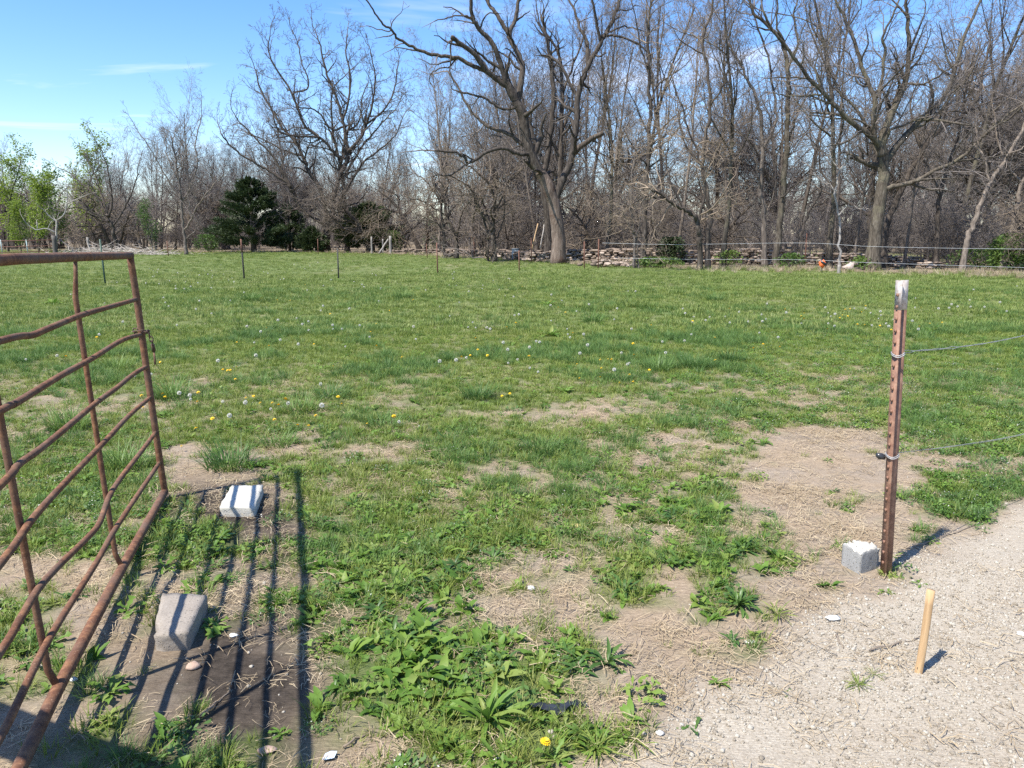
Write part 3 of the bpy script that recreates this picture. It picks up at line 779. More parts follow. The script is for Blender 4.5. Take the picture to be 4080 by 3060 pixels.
def twisted(name, a, b, sag, label, r=.0016, knots=()):
    n = 60; P1 = []; P2 = []
    d = (b - a); L = d.length; u = Vector((0, 0, 1)); s = d.cross(u).normalized()
    for i in range(n + 1):
        t = i / n; p = a + d * t - Vector((0, 0, sag * 4 * t * (1 - t)))
        p += s * .006 * math.sin(t * 23) + u * .004 * math.sin(t * 17 + 1)
        ph = t * L * 95
        k = .0022 + sum(.006 * math.exp(-((t - kt) / .012) ** 2) for kt in knots)
        P1.append(p + (s * math.cos(ph) + u * math.sin(ph)) * k); P2.append(p - (s * math.cos(ph) + u * math.sin(ph)) * k)
    o = obj(name, tube_mesh(name, [(P1, [r] * (n + 1)), (P2, [r] * (n + 1))], 5, [M['wire']])); tag(o, label, 'wire', 'wires tied to the rusty post'); return o
wa = at_y(3560, 1408, tp_b.y + .02); wb = at_y(4080, 1310, 4.72)
twisted('fence_wire', wa, wa + (wb - wa) * 2.3, .05, 'twisted steel wire running from high on the rusty T post', knots=(.1, .16, .03))
wa2 = at_y(3520, 1812, tp_b.y + .02); wb2 = at_y(4080, 1700, 4.25)
twisted('fence_wire', wa2, wa2 + (wb2 - wa2) * 2.6, .05, 'thin steel wire running from low on the rusty T post', r=.0013, knots=(.03,))

# the wooden stake
sb = gnd(3658, 2674); stp = at_y(3706, 2346, sb.y + .01)
def stake_mesh():
    mb = MB(); h = stp.z; w, d = .026, .019
    V = []
    for k in range(9):
        t = k / 8; z = -.12 + (h + .12) * t
        ww = w / 2 * (1 + random.uniform(-.05, .05)); dd = d / 2 * (1 + random.uniform(-.05, .05)); ox = .0025 * math.sin(t * 4)
        V += [(-ww + ox, -dd, z), (ww + ox, -dd, z), (ww + ox, dd, z), (-ww + ox, dd, z)]
    F = [[4 * k + i, 4 * k + (i + 1) % 4, 4 * k + 4 + (i + 1) % 4, 4 * k + 4 + i] for k in range(8) for i in range(4)] + [[32, 33, 34, 35], [3, 2, 1, 0]]
    mb.add(V, np.array(F)); return mb.mesh('wooden_stake', [M['lath']])
stake = obj('wooden_stake', stake_mesh(), loc=(sb.x, sb.y, 0))
stake.rotation_euler = (Matrix.Rotation(math.atan2(stp.x - sb.x, stp.z), 4, 'Y') @ Matrix.Rotation(rad(-38), 4, 'Z')).to_euler()
tag(stake, 'thin wooden lath stake driven upright into the pale gravel', 'stake')

# field fence posts (thin steel posts standing in the grass)
FPOST = [((420, 1136), 953, 'post_green', 'green steel fence post standing in the pasture behind the gate'),
         ((973, 1116), 953, 'post_dark', 'tall dark steel fence post with reddish top standing in the grass before the cedar'),
         ((1349, 1106), 990, 'post_dark', 'dark steel fence post standing in the grass before the big left oak'),
         ((1744, 1093), 967, 'post_rust', 'rusty thin steel fence post in the grass before the tangled hedge trees'),
         ((2069, 1084), 998, 'post_rust', 'short rusty steel post in the grass beside the blue-grey box'),
         ((2383, 1073), 952, 'post_rust', 'tall rusty steel post in the grass right of the pale dead tree'),
         ((2328, 1075), 962, 'post_rust', 'thin steel post by the fallen heap of wall stones'),
         ((3206, 1068), 930, 'post_rust', 'rusty steel post beside the orange marker'),
         ((1702, 1028), 972, 'post_rust', 'far thin steel post at the hedge, by the low end of the stone wall'),
         ((1890, 1028), 945, 'post_rust', 'far thin steel post standing before the stone wall among hedge trunks'),
         ((2118, 1043), 948, 'post_rust', 'thin steel post against the stone wall, left of the pale dead tree'),
         ((1268, 1015), 952, 'post_rust', 'rusty steel post beside the trunk of the big left oak'),
         ((670, 1020), 960, 'post_rust', 'thin rusty steel post in front of the leafy sapling')]
for (bx, by), ty, mt, lab in FPOST:
    b_ = gnd(bx, by); h = at_y(bx, ty, b_.y).z
    e_ = empty('steel_fence_post', (b_.x, b_.y, 0), 0, lab, 'fence post')
    e_.rotation_euler = (random.gauss(0, .02), random.gauss(0, .02), random.uniform(-.6, .6))
    bo, st = tpost_meshes(h, mt, True, w=.05, d=.045, t=.012)
    obj('post_body', bo, e_); obj('stud_row', st, e_)['kind'] = 'stuff'
    if mt == 'post_dark' and ty == 953:
        m_ = MB(); m_.add(box_verts(.052, .015, .45, (0, 0, h - .22)), BOXF); obj('rusty_top', m_.mesh('rusty_top', [M['post_rust']]), e_)

# far fence strands on the right
def strand(px, zs, label):
    P = []
    for (x, y), Y in zip(px, zs): P.append(at_y(x, y, Y))
    pts = cr(P, 6)
    o = obj('fence_strand', tube_mesh('fence_strand', [(pts, [.004] * len(pts))], 5, [M['rope']])); tag(o, label, 'wire')
strand([(2400, 968), (2700, 974), (3200, 968), (3500, 983), (4080, 992), (4500, 985)], [33.5, 32.5, 31.5, 30.5, 29, 28], 'upper pale fence strand stretched before the stone wall and right-hand trees')
strand([(2470, 1028), (2740, 1033), (3200, 1035), (3450, 1046), (4080, 1066), (4500, 1075)], [33.5, 32.5, 31.5, 30.5, 29, 28], 'lower pale fence strand stretched before the stone wall and right-hand trees')

# ------------------------------------------------------------------ far corner: pipe gate, wooden posts, brush pile
fg0 = gnd(-160, 1014); fg0.z = 0
Yg = gnd(110, 1016).y
fgate = empty('pasture_gate', (at_y(100, 1010, Yg).x, Yg, 0), 0, 'distant rusty tube gate with pale uprights in front of lime green saplings', 'gate')
def fpt(x, y): 
    p = at_y(x, y, Yg); return Vector((p.x - fgate.location.x, 0, p.z))
for y0, y1 in ((962, 956), (986, 979), (1008, 1000)): obj('rail', tube_mesh('rail', [([fpt(-330, y0 + 3), fpt(-60, y0), fpt(212, y1)], [.035] * 3)], 6, [M['post_rust']]), fgate)
for x in (-150, 2, 104, 210): obj('upright', tube_mesh('upright', [([fpt(x, 955), fpt(x + 4, 985), fpt(x + 8, 1012)], [.035] * 3)], 6, [M['pale_pipe']]), fgate)
def wood_post(px_b, py_b, py_t, w, label, mat='old_wood', lean=0):
    b_ = gnd(px_b, py_b); h = at_y(px_b, py_t, b_.y).z; r = w * .251 / FPX * b_.y / 2
    P, R = log_poly((0, 0, -.2), (lean, 0, h), r * 1.05, r * .95, n=6, wob=.006, seed=int(px_b))
    o = obj('wooden_fence_post', tube_mesh('wooden_fence_post', [(P, R)], 9, [M[mat]]), loc=(b_.x, b_.y, 0))
    tag(o, label, 'fence post'); return o
wood_post(222, 1016, 938, 17, 'thick dark wooden corner post at the end of the distant gate', 'old_wood_dark')
wood_post(362, 1012, 945, 9, 'grey wooden post standing in the brush pile', lean=-.15)
wood_post(1482, 1012, 943, 7, 'pale thin wooden post in front of the small round cedar', 'old_wood')
wood_post(1527, 1010, 952, 6, 'thin wooden post behind the diagonal brace pole', 'old_wood')
wood_post(1557, 1014, 940, 11, 'pale stout wooden post that the diagonal brace pole leans on', 'old_wood')
def pole(x0, y0, x1, y1, Y, w, label, mat='old_wood', name='brace_pole', dy=0.4):
    a, b = at_y(x0, y0, Y), at_y(x1, y1, Y + dy); r = w * .251 / FPX * Y / 2
    a.z = max(a.z, .03)
    P, R = log_poly(a, b, r, r * .8, n=6, wob=.01, seed=int(x0)); o = obj(name, tube_mesh(name, [(P, R)], 7, [M[mat]])); tag(o, label, 'pole')
pole(1511, 1010, 1547, 953, gnd(1557, 1014).y, 8, 'diagonal wooden brace pole leaning on the pale stout post')
pole(310, 1008, 238, 955, gnd(222, 1016).y, 7, 'diagonal brace pole leaning on the dark corner post', 'old_wood_dark')
pole(2120, 990, 2143, 890, 43.0, 5, 'pale bare pole leaning beside the dead tree, yellowish', 'lath', 'dead_pole')
pole(2153, 990, 2168, 895, 43.5, 5, 'pale grey bare pole standing close to the dead tree trunk', 'bark_grey', 'dead_pole')

# orange marker, bag, box, short post at the far edge
ob = gnd(3275, 1088); Yo = ob.y
mk = empty('orange_marker', (ob.x, Yo, 0), 0, 'orange marker panel with a black diagonal band hung on the far fence', 'marker')
def mpt(x, y, dy=0): p = at_y(x, y, Yo + dy); return (p.x - ob.x, dy, p.z)
def panel(name, px, mat, dy, th=.015):
    n = len(px); V = [mpt(x, y, dy) for x, y in px] + [mpt(x, y, dy + th) for x, y in px]
    mb = MB(); 
    if n == 4: mb.add(V, np.array([[3, 2, 1, 0], [4, 5, 6, 7]] + [[i, (i + 1) % 4, 4 + (i + 1) % 4, 4 + i] for i in range(4)]))
    return obj(name, mb.mesh(name, [M[mat]]), mk)
panel('orange_panel', [(3263, 1056), (3281, 1033), (3294, 1052), (3277, 1070)], 'orange', 0)
panel('orange_panel', [(3262, 1046), (3271, 1037), (3277, 1044), (3264, 1058)], 'orange', .05)
panel('black_band', [(3268, 1042), (3273, 1036), (3296, 1052), (3290, 1060)], 'black', -.02)
obj('leg', tube_mesh('leg', [([mpt(3275, 1066, .03), mpt(3275, 1080, .03), mpt(3275, 1092, .03)], [.012] * 3)], 6, [M['black']]), mk)
wood_post(3341, 1090, 1055, 13, 'short pale grey wooden stub post beside the orange marker', 'old_wood')
def crumple(name, c, sx, sy, sz, mat, seed, label, cat, n=7):
    r = np.random.default_rng(seed); mb = MB(); V = []; F = []
    for i in range(n + 1):
        for j in range(n):
            th = 2 * math.pi * j / n; ph = math.pi * i / n
            k = 1 + r.normal(0, .22)
            V.append((sx * math.sin(ph) * math.cos(th) * k, sy * math.sin(ph) * math.sin(th) * k, sz * .9 * (1 - math.cos(ph)) * .5 * (1 + r.normal(0, .15))))
    for i in range(n):
        for j in range(n): F.append([i * n + j, i * n + (j + 1) % n, (i + 1) * n + (j + 1) % n, (i + 1) * n + j])
    mb.add(V, np.array(F)); o = obj(name, mb.mesh(name, [M[mat]]), loc=c); tag(o, label, cat); return o
p = gnd(3383, 1080); crumple('feed_sack', (p.x, p.y, 0), .24, .18, .36, 'bag', 4, 'crumpled pale sack lying at the foot of the large right oak', 'sack')
p = gnd(2053, 1036); mb = MB(); mb.add(box_verts(.42, .3, .62, (0, 0, .31)), BOXF); mb.add(box_verts(.46, .34, .05, (0, 0, .645)), BOXF); mb.add(box_verts(.05, .02, .5, (-.1, -.16, .3)), BOXF)
o = obj('utility_box', mb.mesh('utility_box', [M['blue_grey']]), loc=(p.x, p.y, 0)); tag(o, 'small blue-grey box standing against the stone wall left of the dead tree', 'box')

# ------------------------------------------------------------------ dry stone wall
WALL_PX = [(1540, 1012, .25), (1750, 1016, .38), (1900, 1027, .42), (2080, 1038, .52), (2300, 1047, .68), (2450, 1050, .80), (2700, 1052, .70), (3000, 1052, .74), (3250, 1054, .62), (3400, 1058, .55), (3600, 1064, .45), (3720, 1072, .2)]
wp = [gnd(x, y) for x, y, h in WALL_PX]; wh = [h for *_, h in WALL_PX]
seg = [0]
for a, b in zip(wp, wp[1:]): seg.append(seg[-1] + (b - a).length)
def wall_at(s):
    return (np.interp(s, seg, [p.x for p in wp]), np.interp(s, seg, [p.y for p in wp]), np.interp(s, seg, wh))
def slab(seed):
    r = np.random.default_rng(seed); V = []; 
    # flat eight-sided field stone: bottom ring, waist, top ring
    ang = np.sort(r.uniform(0, 2 * math.pi, 8) * .25 + np.arange(8) * 2 * math.pi / 8 * 1.0)
    for z, k in ((0, .86), (.35, 1.0), (.75, .98), (1, .84)):
        for a in ang:
            q = k * r.uniform(.9, 1.06); c, s = math.cos(a), math.sin(a)
            m_ = 1 / max(abs(c), abs(s)) ** .75
            V.append((c * .5 * q * m_ * .9, s * .5 * q * m_ * .9, z + r.normal(0, .05)))
    F4 = [[8 * k + i, 8 * k + (i + 1) % 8, 8 * k + 8 + (i + 1) % 8, 8 * k + 8 + i] for k in range(3) for i in range(8)]
    return np.array(V), np.array(F4), np.array([list(range(24, 32)), list(range(7, -1, -1))])
SLABS = [slab(s) for s in range(7)]
slab_me = []
for V, a, b in SLABS:
    mb = MB(); mb.add(V, a, b); slab_me.append(mb.mesh('stone', [M['limestone']]))
wall_o = Vector((wp[4].x, wp[4].y, 0))
wall = empty('dry_stone_wall', wall_o, 0, 'low tumbledown dry stone wall of flat tan limestone along the wood', 'wall')
stones = []
rr = np.random.default_rng(3)
for row in range(8):
    s = rr.uniform(0, .3)
    while s < seg[-1]:
        x, y, h = wall_at(s); h *= .75 + .5 * float(fbm(np.array([s]), np.array([2.]), .55, 2)[0])
        L = rr.uniform(.24, .58); z = row * .098
        if z < h:
            x2, y2, _ = wall_at(min(s + .2, seg[-1])); x0, y0, _ = wall_at(max(s - .2, 0)); a = math.atan2(y2 - y0, x2 - x0)
            for depth in (0, 1):
                stones.append((x - math.sin(a) * (.42 * depth) + rr.normal(0, .04), y + math.cos(a) * (.42 * depth) + rr.normal(0, .05), z + rr.normal(0, .01), L * 1.05, rr.uniform(.28, .42), rr.uniform(.085, .13), a + rr.normal(0, .12), rr.normal(0, .06), depth))
        s += L * .95
# the heap that slid off the wall in front
hp = gnd(2420, 1066)
for i in range(46):
    x = hp.x + rr.normal(0, .9) + .3; y = hp.y + abs(rr.normal(.3, .7)); d = math.hypot(x - hp.x, y - hp.y - .8)
    stones.append((x, y, max(0, .34 - d * .22) * rr.uniform(.2, 1), rr.uniform(.2, .45), rr.uniform(.2, .35), rr.uniform(.07, .12), rr.uniform(0, 6), rr.normal(0, .25), 0))
for i in range(60):
    s = rr.uniform(0, seg[-1]); x, y, h = wall_at(s)
    stones.append((x + rr.normal(0, .2), y - rr.uniform(.2, .7), -.02, rr.uniform(.18, .4), rr.uniform(.18, .3), rr.uniform(.06, .12), rr.uniform(0, 6), rr.normal(0, .2), 0))
front_s = [t for t in stones if t[8] == 0]; back_s = [t for t in stones if t[8] == 1]
rr.shuffle(front_s); front_s.sort(key=lambda t: -(t[3] * t[5] / t[1] ** 2))
mbr = MB()
for i, (x, y, z, L, W_, T_, a, tl, dp) in enumerate(front_s + back_s):
    if i < 300:
        o = obj('stone', slab_me[i % 7], wall, (x - wall_o.x, y - wall_o.y, z), (tl, tl * .5, a)); o.scale = (L, W_, T_)
    else:
        V, f4, f8 = SLABS[i % 7]; V = V * np.array([L, W_, T_]); V[:, 2] += V[:, 0] * tl; V = rot_z(V, a) + np.array([x - wall_o.x, y - wall_o.y, z]); mbr.add(V, f4, f8)
o = obj('packed_stones', mbr.mesh('packed_stones', [M['limestone']]), wall); o['kind'] = 'stuff'

# ------------------------------------------------------------------ bare trees
up = (0.0, 0.0, 1.0)
def nrm(d):
    l = math.sqrt(d[0] * d[0] + d[1] * d[1] + d[2] * d[2]) or 1; return (d[0] / l, d[1] / l, d[2] / l)
G = random.gauss; U = random.uniform
def perp_turn(d, ang):
    """turn d by ang about a random axis"""
    rnd = nrm((G(0, 1), G(0, 1), G(0, 1)))
    c = rnd[0] * d[0] + rnd[1] * d[1] + rnd[2] * d[2]
    s = nrm((rnd[0] - c * d[0], rnd[1] - c * d[1], rnd[2] - c * d[2]))
    ca, sa = math.cos(ang), math.sin(ang)
    return (d[0] * ca + s[0] * sa, d[1] * ca + s[1] * sa, d[2] * ca + s[2] * sa)
def grow(out, p, d, L, r, lev, S):
    n = S['n'][lev]; st = L / n; w = S['wob'][lev]; tr = S['trop'][lev]; tip = S['tip']
    pts = [p]; rads = [r]; dirs = [d]
    rend = max(S['rmin'], r * tip)
    for i in range(n):
        d = nrm((d[0] + G(0, w), d[1] + G(0, w), d[2] + G(0, w) + tr))
        p = (p[0] + d[0] * st, p[1] + d[1] * st, p[2] + d[2] * st)
        if p[2] < .25: p = (p[0], p[1], .25); d = nrm((d[0], d[1], abs(d[2]) + .2))
        t = (i + 1) / n
        pts.append(p); rads.append(r + (rend - r) * t); dirs.append(d)
    out.append((lev, pts, rads))
    spawn(out, pts, rads, dirs, L, lev, S)
def spawn(out, pts, rads, dirs, L, lev, S, Lc=None):
    if lev >= S['max']: return
    n = len(pts) - 1
    nc = S['per_m'][lev] * (Lc or L); nc = int(nc) + (1 if U(0, 1) < nc - int(nc) else 0)
    nc = max(S['minc'][lev], min(nc, 40 if Lc else S['maxc'][lev]))
    for k in range(nc):
        t = S['start'][lev] + (1 - S['start'][lev]) * (k + U(0, 1)) / nc
        q = t * n; i = min(int(q), n - 1); f = q - i
        a, b = pts[i], pts[i + 1]; p = (a[0] + (b[0] - a[0]) * f, a[1] + (b[1] - a[1]) * f, a[2] + (b[2] - a[2]) * f)
        rr_ = rads[i] + (rads[i + 1] - rads[i]) * f
        d = perp_turn(dirs[min(i + 1, n)], rad(U(*S['ang'][lev])))
        cl = L * U(*S['ratio'][lev]) * (1 - .45 * t)
        cl = min(max(cl, S['lmin'][lev]), S['lmax'][lev])
        grow(out, p, d, cl, max(S['rmin'], rr_ * U(.45, .72)), lev + 1, S)
def style(**k):
    S = dict(n=[9, 8, 6, 4, 3, 2], wob=[.08, .13, .18, .22, .26, .3], trop=[.05, .05, .05, .05, .05, .03], tip=.25, rmin=.0055, max=4,
             per_m=[1.0, 1.1, 1.8, 3.0, 5], minc=[6, 3, 3, 2, 1], maxc=[16, 12, 10, 7, 3], start=[.35, .2, .15, .1, .1],
             ang=[(30, 60), (28, 60), (28, 62), (25, 65), (25, 65)], ratio=[(.4, .65), (.35, .65), (.35, .7), (.35, .7), (.4, .8)],
             lmin=[.8, .5, .35, .22, .15], lmax=[7, 4, 2.2, 1.1, .6])
    S.update(k); return S
def branches_meshes(out, name, bark, twig, off=(0, 0, 0), thick=.035):
    """thick wood -> trunk part, thin wood -> crown part"""
    tr_, cr_ = MB(), MB(); o = np.array(off)
    big, mid, thin = [], [], []
    for lev, pts, rads in out:
        pp = [(p[0] - o[0], p[1] - o[1], p[2] - o[2]) for p in pts]
        if rads[0] > .12: big.append((pp, rads))
        elif rads[0] > thick: mid.append((pp, rads))
        else: thin.append((pp, rads))
    if big: tubes_np(tr_, big, 9)
    if mid: tubes_np(tr_, mid, 5)
    if thin: tubes_np(cr_, thin, 3)
    if not (big or mid): tubes_np(tr_, thin[:1], 5); thin = thin[1:]
    return tr_.mesh('trunk', [M[bark]], True), cr_.mesh('crown', [M[twig]], True) if thin else None
def flare(pts, rads, k=1.5):
    rads = list(rads); rads[0] *= k; rads[1] *= 1 + (k - 1) * .25; return rads
def proto_tree(seed, hgt, r, S, bark, twig, stems=1, lean=.05, clear=None, spread=0.0):
    random.seed(seed); out = []
    for s in range(stems):
        a = U(0, 6.28); d = nrm((math.cos(a) * (lean + spread * U(.5, 1)), math.sin(a) * (lean + spread * U(.5, 1)), 1))
        p0 = (math.cos(a) * .12 * (stems > 1), math.sin(a) * .12 * (stems > 1), -.15)
        k = 1 if s == 0 else U(.6, .95)
        i0 = len(out); grow(out, p0, d, hgt * k, r * k, 0, S)
        lev, pts, rads = out[i0]; out[i0] = (lev, pts, flare(pts, rads))
    t, c = branches_meshes(out, 'tree', bark, twig); return (t, c)

S_tall = style(max=5, rmin=.005, start=[.38, .25, .15, .1, .1], trop=[.05, .09, .08, .06, .05, .03], ang=[(22, 48), (22, 50), (25, 55), (25, 60), (25, 60)], per_m=[1.25, 1.5, 2.5, 3.8, 4], lmax=[5, 3, 1.8, 1.1, .6])
S_wide = style(max=5, rmin=.005, start=[.22, .2, .12, .1, .1], n=[6, 9, 7, 5, 3, 2], wob=[.1, .17, .2, .24, .28, .3], ang=[(35, 70), (30, 60), (28, 62), (25, 65), (25, 65)], ratio=[(.7, 1.0), (.4, .7), (.4, .7), (.35, .7), (.4, .8)], per_m=[1.7, 1.6, 2.4, 3.6, 4])
S_tang = style(start=[.25, .15, .1, .1, .1], n=[6, 9, 8, 6, 4, 2], wob=[.18, .24, .28, .32, .34, .3], trop=[.05, -.02, -.03, -.02, .0, 0], ang=[(40, 85), (35, 80), (35, 80), (30, 80), (30, 80)], ratio=[(.6, 1.0), (.4, .75), (.4, .75), (.4, .75), (.4, .8)], per_m=[2.6, 2.2, 2.6, 3.4, 4], tip=.2)
S_brush = style(max=3, start=[.15, .1, .1, .1, .1], n=[6, 5, 4, 3, 2, 2], wob=[.12, .2, .25, .3, .3, .3], per_m=[4, 4, 5, 5, 5], minc=[6, 4, 3, 2, 1], maxc=[16, 10, 7, 4, 3], ang=[(20, 55), (25, 60), (25, 65), (25, 65), (25, 65)], ratio=[(.35, .7), (.35, .7), (.4, .7), (.4, .7), (.4, .8)], lmin=[.3, .2, .15, .1, .1], rmin=.005)
PT = {'tall': [proto_tree(100 + i, h, r, S_tall, b, t) for i, (h, r, b, t) in enumerate([(15, .14, 'bark', 'twig'), (13, .115, 'bark_pale', 'twig'), (16, .155, 'bark_lichen', 'twig_warm'), (12, .10, 'bark', 'twig_dark'), (14, .12, 'bark_pale', 'twig_warm')])],
      'wide': [proto_tree(200 + i, h, r, S_wide, b, t, lean=.1) for i, (h, r, b, t) in enumerate([(9, .24, 'bark', 'twig'), (10, .28, 'bark_lichen', 'twig'), (8, .2, 'bark', 'twig_dark')])],
      'tang': [proto_tree(300 + i, h, r, S_tang, b, t, stems=st, lean=.12, spread=.25) for i, (h, r, b, t, st) in enumerate([(5.2, .17, 'bark', 'twig_warm', 2), (5.8, .2, 'bark', 'twig_warm', 2), (4.6, .13, 'bark_pale', 'twig', 3)])],
      'brush': [proto_tree(400 + i, h, .022, S_brush, 'bark', t, stems=6, lean=.15, spread=.4) for i, (h, t) in enumerate([(2.6, 'twig_warm'), (2.0, 'twig'), (3.2, 'twig_dark')])]}
used = {}
def place_tree(kind, v, loc, sc, rz, label, group=None, name='bare_tree', cat='tree', tilt=(0, 0)):
    t, c = PT[kind][v]
    e = empty(name, loc, rz, label, cat, group); e.scale = (sc, sc, sc); e.rotation_euler = (tilt[0], tilt[1], rz)
    obj('trunk', t, e)
    if c: obj('crown', c, e)
    return e

# traced trees: each limb is a line of picture points given its own distance from the trunk's foot
def traced(name, label, base_px, Y, limbs, S, bark, twig, origin=(1360, 0), sc=1.508, seed=1, lev0=1, jit=.03, flare_k=1.5, trunk_bark=None):
    random.seed(seed); out = []; placed = []
    foot = gnd(*base_px) if Y is None else at_y(base_px[0], base_px[1], Y); Y = foot.y
    first = True; parts = []
    for pts, w0, w1, dy in limbs:
        PX = [(origin[0] + x / sc, origin[1] + y / sc) for x, y in pts]
        if first: y0 = Y
        else:
            nb = min(placed, key=lambda q: (q[0] - PX[0][0]) ** 2 + (q[1] - PX[0][1]) ** 2); y0 = nb[2]
            if math.hypot(nb[0] - PX[0][0], nb[1] - PX[0][1]) > 5: PX = [(nb[0], nb[1])] + PX     # every limb starts on wood
        W = []; n = len(PX)
        for i, (x, y) in enumerate(PX):
            yy = y0 + dy * (i / (n - 1)) ** 1.2
            W.append(at_y(x, y, yy)); placed.append((x, y, yy))
        if first: W[0].z = -.15
        for i in range(len(W) - 1):      # denser attachments for later limbs
            for f in (.25, .5, .75): placed.append((PX[i][0] * (1 - f) + PX[i + 1][0] * f, PX[i][1] * (1 - f) + PX[i + 1][1] * f, y0 + dy * ((i + f) / (n - 1)) ** 1.2))
        C = cr(W, 4); C = [p + Vector((G(0, jit), G(0, jit), G(0, jit))) if 0 < i < len(C) - 1 else p for i, p in enumerate(C)]
        m = len(C); k = .251 / FPX * Y / 2
        R = [max(.012, .86 * k * (w0 + (w1 - w0) * (i / (m - 1)))) for i in range(m)]
        if first: R[0] *= flare_k; R[1] *= 1 + (flare_k - 1) * .5; R[2] *= 1 + (flare_k - 1) * .2
        P = [tuple(p) for p in C]
        D = [nrm(tuple(C[min(i + 1, m - 1)] - C[max(i - 1, 0)])) for i in range(m)]
        L = sum((C[i + 1] - C[i]).length for i in range(m - 1))
        parts.append(('trunk' if first else 'limb', P, R))
        sub = dict(S)
        if first: sub['start'] = [.7, .75, .6, .2, .1]
        spawn(out, P, R, D, min(L, 5), lev0, sub, L)
        # the limb's own end carries on as a finer branch
        if w1 < 14 and not first: grow(out, P[-1], D[-1], min(L * .35, 2.2), R[-1], lev0 + 1, S)
        first = False
    loc = (foot.x, foot.y, 0)
    e = empty(name, loc, 0, label, 'tree')
    for nm, P, R in parts:
        pp = [(p[0] - loc[0], p[1] - loc[1], p[2]) for p in P]
        me = tube_mesh(nm, [(pp, R)], 10 if R[0] > .1 else 7, [M[trunk_bark or bark] if nm == 'trunk' else M[bark]]); obj(nm, me, e)
    t, c = branches_meshes(out, name, twig if False else bark, twig, off=loc, thick=.05)
    obj('branches', t, e)['kind'] = 'stuff'
    if c: obj('crown', c, e)
    return e

S_oak = style(max=5, per_m=[1, 1.5, 2.1, 3.6, 3], maxc=[12, 10, 9, 7, 4], wob=[.08, .16, .2, .24, .26, .3], trop=[.05, .08, .07, .05, .04, .03], ang=[(30, 60), (30, 65), (28, 62), (25, 65), (25, 65)], lmin=[.8, .7, .4, .25, .2], lmax=[6, 3.6, 2.0, 1.1, .6], rmin=.0065, ratio=[(.4, .65), (.4, .7), (.4, .7), (.4, .7), (.4, .8)])
S_dead = style(max=4, per_m=[1, .75, 1.1, 1.6, 3], maxc=[8, 6, 5, 4, 3], minc=[2, 1, 1, 1, 1], wob=[.1, .2, .25, .28, .3, .3], trop=[.02, .02, 0, 0, 0, 0], ang=[(30, 70), (35, 80), (35, 75), (30, 70), (25, 65)], lmin=[.6, .5, .35, .25, .2], lmax=[4, 2.6, 1.5, .8, .5], rmin=.007)
S_mid = style(max=5, per_m=[1, 1.2, 1.9, 3.2, 3], maxc=[10, 9, 8, 6, 4], trop=[.05, .06, .06, .05, .04, .03], rmin=.006, lmax=[5, 2.8, 1.7, 1.0, .6])

# the pale dead-topped tree in the middle
traced('dead_tree', 'tall half-dead tree with pale stripped trunk and heavy dark limb leaning left', (2225, 1050), None, [
    ([(1305, 1580), (1300, 1400), (1285, 1250), (1240, 1120), (1185, 1015)], 66, 48, -.4),
    ([(1190, 1030), (1130, 900), (1105, 780), (1085, 680), (1050, 620), (1010, 540), (985, 480)], 49, 32, -.6),
    ([(985, 490), (955, 380), (910, 260), (830, 180), (790, 110), (775, 0), (760, -120), (700, -260)], 26, 10, -1.2),
    ([(1060, 620), (1080, 500), (1085, 390), (1045, 290), (1010, 210), (1045, 110), (1065, 0), (1100, -160)], 30, 12, 1.0),
    ([(1010, 215), (950, 110), (900, 40), (850, -40), (800, -150)], 20, 10, .6),
    ([(1000, 520), (930, 470), (860, 410), (800, 330), (700, 250), (665, 222)], 24, 16, -1.5),
    ([(930, 470), (860, 425), (800, 400), (700, 350), (600, 335), (520, 320), (430, 285), (350, 240), (300, 180), (240, 130), (190, 60), (140, -10)], 20, 5, -2.0),
    ([(520, 320), (440, 300), (330, 285)], 8, 4, .6), ([(300, 190), (220, 175), (150, 155)], 6, 3, .4),
    ([(690, 350), (655, 400), (600, 410), (540, 440), (530, 480)], 8, 4, .5), ([(665, 230), (655, 330), (655, 420), (670, 480)], 9, 4, .3),
    ([(1030, 650), (950, 650), (880, 600), (800, 570), (705, 552)], 14, 8, -.8),
    ([(1110, 880), (1000, 800), (880, 760), (800, 690), (750, 620), (690, 500), (640, 430)], 20, 7, 1.4),
    ([(1115, 925), (1050, 920), (980, 890), (880, 910), (770, 975), (720, 930), (650, 910), (560, 905)], 22, 8, -1.8),
    ([(770, 975), (720, 1010), (640, 1060), (560, 1040)], 9, 4, -.5),
    ([(780, 105), (720, 90), (640, 105), (560, 128)], 9, 4, -.4), ([(830, 180), (870, 90), (940, 80)], 8, 4, .4),
    ([(1275, 1240), (1330, 1080), (1380, 970), (1400, 830), (1415, 700), (1420, 580), (1450, 480), (1490, 380), (1560, 260), (1600, 180), (1650, 70), (1670, 0), (1640, -120)], 36, 12, .8),
    ([(1390, 930), (1480, 850), (1575, 797)], 26, 20, -.6),
    ([(1420, 590), (1360, 470), (1310, 380), (1260, 342)], 16, 12, .8), ([(1480, 390), (1480, 260), (1430, 160), (1400, 60), (1350, -30)], 20, 8, 1),
    ([(1560, 260), (1530, 130), (1510, 0), (1530, -120)], 15, 7, -.8), ([(1610, 190), (1700, 160), (1800, 180)], 11, 5, .8), ([(1600, 215), (1720, 230), (1830, 300), (1870, 350)], 13, 6, -.8),
    ([(1670, 60), (1730, 60), (1770, 30)], 8, 4, .2)],
    S_dead, 'bark', 'twig_dark', trunk_bark='bark_dead', seed=3, jit=.02, flare_k=1.25)
